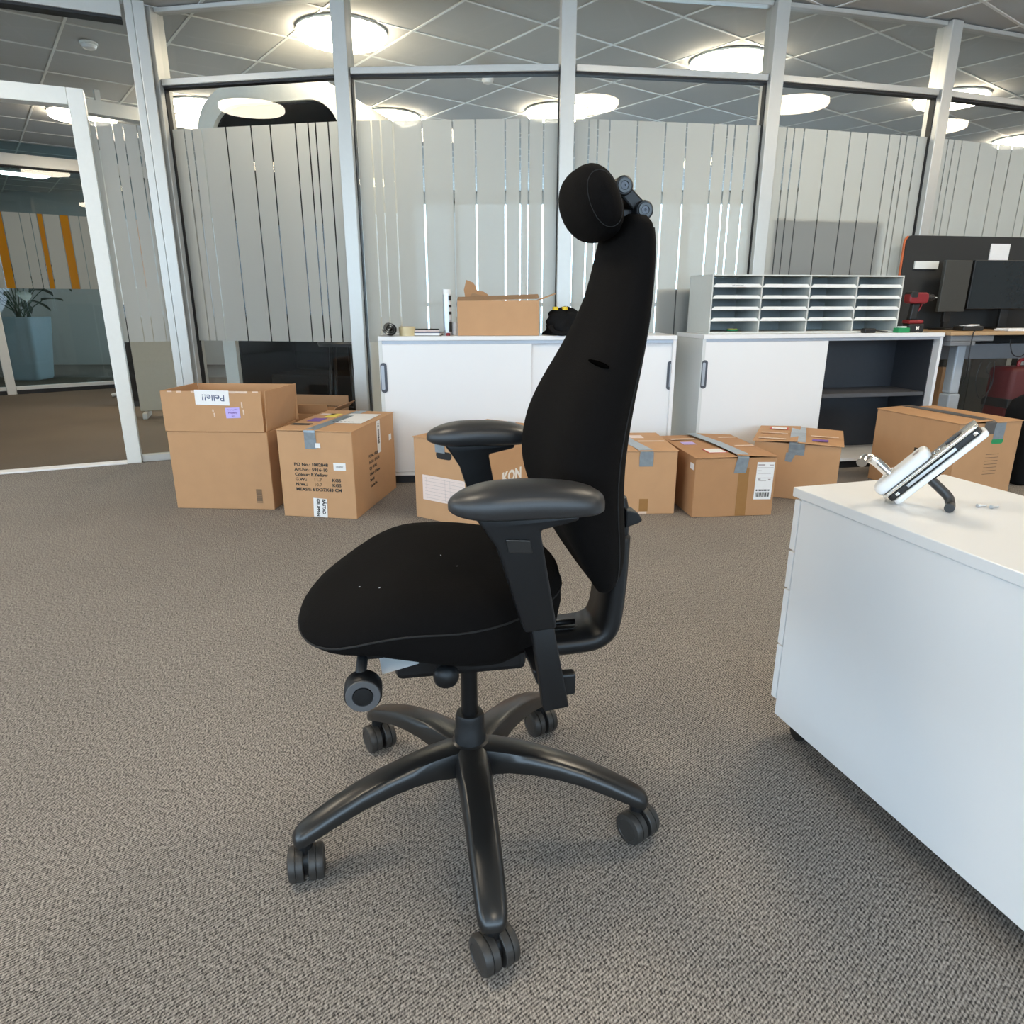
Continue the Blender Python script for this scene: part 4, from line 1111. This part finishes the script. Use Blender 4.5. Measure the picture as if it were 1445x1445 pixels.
# --- on the left sideboard
t = cab_empty('grey_mat_roll', C1, .06, .07, R(100), 'rolled grey felt mat at the left end of the left sideboard', 'mat')
b = []
for k in range(90):
    a = k * .21; r = .008 + .0300 * k / 90; b.append((r * math.cos(a), r * math.sin(a)))
inner = [(x * (1 - .0022 / max(.004, math.hypot(x, y))), y * (1 - .0022 / max(.004, math.hypot(x, y)))) for x, y in b]
vs_ = [(-.09, x, z + .0385) for x, z in b] + [(-.09, x, z + .0385) for x, z in inner] + [(.09, x, z + .0385) for x, z in b] + [(.09, x, z + .0385) for x, z in inner]
n = len(b); fs_ = []
for k in range(n - 1):
    fs_ += [(k, k+1, n+k+1, n+k), (2*n+k, 3*n+k, 3*n+k+1, 2*n+k+1), (k, 2*n+k, 2*n+k+1, k+1), (n+k, n+k+1, 3*n+k+1, 3*n+k)]
MB().add(vs_, fs_).obj('mat_spiral', 'mat_grey', t, smooth='auto')
t = cab_empty('packing_tape', C1, .160, .05, 0, 'roll of clear packing tape beside the rolled grey mat', 'tape roll')
MB().lathe([(.038, .0005), (.046, .0005), (.046, .050), (.038, .050), (.038, .0005)], 32).obj('tape_winding', 'clear_tape', t, smooth='auto')
MB().lathe([(.035, .001), (.0378, .001), (.0378, .0495), (.035, .0495), (.035, .001)], 32).obj('tape_core', 'card_b', t, smooth='auto')
t = cab_empty('notebook', C1, .265, .09, R(-6), 'thin black-edged notebook, the lower one by the tape roll', 'notebook')
MB().box(-.085, .085, -.07, .07, .0005, .003).obj('cover', 'ink', t); MB().box(-.083, .083, -.068, .068, .0032, .016).obj('pages', 'paper', t); MB().box(-.085, .085, -.07, .07, .0162, .019).obj('cover', 'blue_ink', t)
t = cab_empty('notebook', C1, .255, .095, R(5), 'beige notebook lying on top of the black-edged one', 'notebook'); t.location.z = CT + .0195
MB().box(-.08, .08, -.06, .06, .0003, .003).obj('cover', 'booth_dark', t); MB().box(-.078, .078, -.058, .058, .0032, .012).obj('pages', 'paper_pink', t); MB().box(-.08, .08, -.06, .06, .0122, .015).obj('cover', 'booth_dark', t)
t = cab_empty('sealant_tube', C1, .385, .10, 0, 'upright white and black printed canister left of the carton on the sideboard', 'canister')
MB().lathe([(.001, .0005), (.024, .0005), (.024, .225), (.001, .225)], 28).obj('canister_body', 'chrome_satin', t, smooth='auto')
MB().lathe([(.0245, .222), (.0245, .246), (.022, .25), (.001, .25)], 28).obj('canister_cap', 'white_plastic', t, smooth='auto')
for k, (z0, z1, m) in enumerate(((.02, .075, 'ink'), (.085, .11, 'paper'), (.115, .13, 'ink'), (.132, .15, 'paper'), (.155, .165, 'ink'), (.168, .185, 'paper'), (.19, .215, 'ink'))):
    rg = MB(); pts_o = [(.0246*math.cos(R(q)), .0246*math.sin(R(q))) for q in range(-70, 11, 8)]
    rg.add([(x, y, z0) for x, y in pts_o] + [(x, y, z1) for x, y in pts_o], [(i, i+1, i+1+len(pts_o), i+len(pts_o)) for i in range(len(pts_o) - 1)])
    rg.obj('printed_band', m, t, smooth=True)
t = cab_empty('red_stopper', C1, .388, .035, 0, 'tiny red round stopper in front of the canister', 'stopper')
MB().lathe([(.001, .0005), (.011, .0005), (.011, .012), (.008, .016), (.001, .017)], 16).obj('cap_body', 'tool_red', t, smooth='auto')
MB().lathe([(.0111, .002), (.0121, .003), (.0121, .005), (.0111, .006)], 16).obj('cap_rim', 'tool_red', t)
t = cab_empty('paper_cup', C1, .425, .13, 0, 'white crumpled paper cup between canister and carton', 'cup')
MB().lathe([(.020, .0005), (.027, .07), (.0285, .072), (.0255, .069), (.0185, .004), (.001, .004)], 20).obj('cup_body', 'paper', t, smooth='auto')
MB().lathe([(.0202, .012), (.0222, .026), (.0226, .026), (.0206, .012)], 20).obj('cup_band', 'chrome_satin', t, smooth='auto')
t = cab_empty('carton', C1, .675, .14, R(-3), 'shallow carton standing on the left sideboard with torn raised flap', 'carton')
w, d, h = .455, .24, .19
carton_body(t, w, d, h, 'card_b')
MB().box(-w/2, w/2, -.0025, .0025, 0, .10).obj('flap', 'card_in', t, bevel=.001, seg=1, loc=(0, -d/2, h + .004), rot=(R(-78), R(-2), 0))
MB().box(-.0025, .0025, -d/2, d/2, 0, .1).obj('flap', 'card_b', t, bevel=.001, seg=1, loc=(w/2, 0, h + .002), rot=(0, R(70), 0))
MB().prism([(-.19, 0), (-.04, 0), (-.06, .035), (-.085, .05), (-.12, .055), (-.135, .085), (-.145, .10), (-.185, .115), (-.2, .06)], d/2 - .002, d/2 + .003).obj('flap', 'card_c', t, loc=(0, 0, h))
MB().prism([(-.19, 0), (-.06, 0), (-.085, .04), (-.15, .06)], d/2 - .012, d/2 - .006).obj('flap', 'card_in', t, loc=(0, 0, h), rot=(R(-8), 0, 0))
# heap of black cloth
t = cab_empty('black_jacket', C1, 1.065, .13, 0, 'crumpled black jacket with yellow tabs, between carton and chair back', 'jacket')
rings = []
for q in range(13):
    s = q / 12; z = .0005 + .145 * s
    rr = .108 * (1 - s ** 3) ** .5 + .004
    ring = []
    for k in range(32):
        a = 2*PI*k/32
        f = 1 + .13 * math.sin(3*a + 5*s) + .09 * math.sin(7*a - 9*s) + .05 * math.sin(11*a + 14*s)
        ring.append((rr * f * math.cos(a) * 1.05, rr * f * math.sin(a) * .95, z * (1 + .10*math.sin(2*a + 1) * s)))
    rings.append(ring)
MB().loft(rings).obj('cloth_heap', 'cloth_black', t, smooth=True)
for x, y in ((-.065, -.03), (-.01, -.02)):
    MB().lathe([(.011, 0), (.017, 0), (.017, .018), (.011, .018), (.011, 0)], 14, Matrix.Translation((x, y, .138))).obj('tab', 'yellow', t, smooth='auto')
MB().tube(catmull([(-.10, -.10, .05), (-.08, -.135, .02), (-.03, -.14, .012), (.02, -.12, .03)], 5), [.012]*15 + [.010], 8).obj('sleeve', 'cloth_black', t, smooth=True)

# ================================================================== DESK AT THE RIGHT
DA = R(11); DZ = .85
dk = empty('desk', (2.705, 4.395, 0), DA, 'height-adjustable desk with thin oak top on grey legs at the right', 'desk')
DW, DD = 1.55, .46
MB().box(0, DW, 0, DD, DZ - .022, DZ).obj('desk_top', 'oak', dk, bevel=.002)
MB().box(.02, .33, .012, .30, DZ - .058, DZ - .0225).obj('desk_bracket', 'desk_grey', dk, bevel=.003)
MB().box(.02, .20, .010, .28, DZ - .085, DZ - .0585).obj('desk_bracket', 'desk_grey', dk, bevel=.003)
MB().box(.0, DW, .26, .30, DZ - .19, DZ - .0905).obj('cable_tray', 'desk_grey', dk, bevel=.003)
for x in (.225, 1.35):
    MB().box(x - .035, x + .035, .13, .20, .45, DZ - .0855).obj('leg', 'desk_leg', dk, bevel=.01)
    MB().box(x - .042, x + .042, .12, .21, .04, .4495).obj('leg', 'desk_leg', dk, bevel=.01)
    MB().box(x - .045, x + .045, -.02, DD - .01, 0.001, .0395).obj('foot', 'desk_leg', dk, bevel=.006)
MB().tube(catmull([(.17, .0, DZ + .004), (.15, -.012, DZ - .01), (.145, -.015, DZ - .12), (.16, -.01, DZ - .24), (.20, .05, DZ - .33)], 6), .0035, 6).obj('cable', 'black', dk, smooth=True)
MB().tube(catmull([(.36, .1, DZ - .19), (.345, .1, DZ - .32), (.40, .1, DZ - .43), (.47, .1, DZ - .35), (.46, .1, DZ - .19)], 6), .0035, 6).obj('cable', 'black', dk, smooth=True)
MB().tube(catmull([(.43, .1, DZ - .19), (.41, .1, DZ - .25), (.46, .1, DZ - .33), (.43, .11, DZ - .6), (.42, .11, .02)], 6), .0035, 6).obj('cable', 'black', dk, smooth=True)
MB().tube(catmull([(.50, .06, DZ - .05), (.52, .04, DZ - .14), (.60, .05, DZ - .16), (.70, .1, DZ - .12)], 6), .0035, 6).obj('cable', 'black', dk, smooth=True)
MB().box(.30, .345, .34, .40, .002, .60).obj('cable_post', 'card_c', dk, bevel=.003)
def don(u, v, z=0.0): return (2.705 + u*math.cos(DA) - v*math.sin(DA), 4.395 + u*math.sin(DA) + v*math.cos(DA), z)
# desk screen with orange piping
ds = empty('desk_screen', don(-.035, .478, 0), DA, 'charcoal felt desk screen with orange edge behind the monitors', 'desk screen')
MB().prism(rrect(0, 1.6, .72, 1.445, .05), -.014, .014).obj('screen_panel', 'screen_felt', ds, bevel=.004)
pp = [(0, 0, .74)] + [(-.001, 0, .74 + (1.395 - .74)*k/10) for k in range(11)] + [(.05 + .051*math.cos(R(180 - 9*k)), 0, 1.395 + .051*math.sin(R(9*k))) for k in range(1, 7)]
MB().tube(pp, .0085, 8).obj('screen_piping', 'orange', ds, smooth=True)
MB().box(.08, .26, -.030, -.0145, 1.235, 1.285).obj('tool_rail', 'white_frame', ds, bevel=.003)
MB().box(.65, .80, -.020, -.0145, 1.28, 1.40).obj('note', 'paper', ds)
for x in (.15, 1.40): MB().box(x - .03, x + .03, -.03, .03, .79, .826).obj('screen_clamp', 'desk_grey', ds)
t = empty('monitor', don(.268, .335, DZ), DA + R(8), 'small monitor turned away at the left end of the desk', 'monitor')
MB().box(-.115, .115, -.012, .012, .115, .435).obj('monitor_panel', 'lcd_off', t, bevel=.004)
MB().box(-.03, .03, .0125, .035, .05, .30).obj('monitor_arm', 'black', t, bevel=.003)
MB().box(-.10, .10, -.07, .06, .0005, .012).obj('monitor_foot', 'black', t, bevel=.004)
MB().box(-.02, .02, .013, .034, .0125, .0495).obj('monitor_neck', 'black', t)
t = empty('monitor', don(.715, .34, DZ), DA - R(3), 'wide dark monitor facing the room at the right edge', 'monitor')
MB().box(-.31, .31, -.012, .012, .13, .44).obj('monitor_panel', 'black', t, bevel=.004)
MB().box(-.302, .302, -.0145, -.0122, .138, .432).obj('monitor_display', 'lcd', t)
MB().box(-.03, .03, .0125, .035, .0125, .30).obj('monitor_neck', 'black', t, bevel=.003)
MB().box(-.11, .11, -.07, .07, .0005, .012).obj('monitor_foot', 'black', t, bevel=.004)
t = empty('docking_station', don(.26, .15, DZ), DA, 'black docking station with white slip on the oak desk', 'docking station')
MB().box(-.075, .075, -.045, .045, .0005, .03).obj('dock_body', 'black', t, bevel=.006)
MB().box(-.05, .045, -.04, .02, .0305, .036).obj('paper_slip', 'paper', t, rot=(0, R(-4), 0))
t = empty('keyboard', don(.62, .07, DZ), DA, 'white keyboard lying near the front edge of the oak desk', 'keyboard')
MB().box(-.19, .19, -.055, .055, .0005, .012).obj('keyboard_body', 'white_plastic', t, bevel=.003)
kb = MB()
for r in range(4):
    for c in range(14): kb.box(-.18 + c*.0258, -.158 + c*.0258, -.045 + r*.024, -.025 + r*.024, .0122, .016)
tag(kb.obj('keys', 'paper', t), kind='stuff')
t = empty('paper_stack', don(.86, .15, DZ), DA + R(8), 'white paper packet leaning by the wide monitor', 'paper')
MB().box(-.07, .07, -.02, .02, .0005, .10).obj('packet', 'paper', t, bevel=.003)
MB().box(-.05, .03, -.0212, -.0203, .03, .06).obj('packet_print', 'grey_ink', t)
# dark red case under the desk
t = empty('red_case', don(.74, .12, 0), DA, 'dark red hard case with black strap standing under the desk', 'case')
MB().box(-.20, .20, -.10, .10, .03, .62).obj('case_body', 'case_red', t, bevel=.03, seg=3, smooth=True)
MB().box(-.203, .203, -.103, .103, .36, .42).obj('case_strap', 'black', t, bevel=.004)
MB().tube(catmull([(-.07, 0, .615), (-.06, 0, .66), (.06, 0, .66), (.07, 0, .615)], 5), .011, 8).obj('case_handle', 'tool_red', t, smooth=True)
for x in (-.16, .16): MB().box(x - .02, x + .02, -.09, .09, .001, .0295).obj('foot', 'black', t)
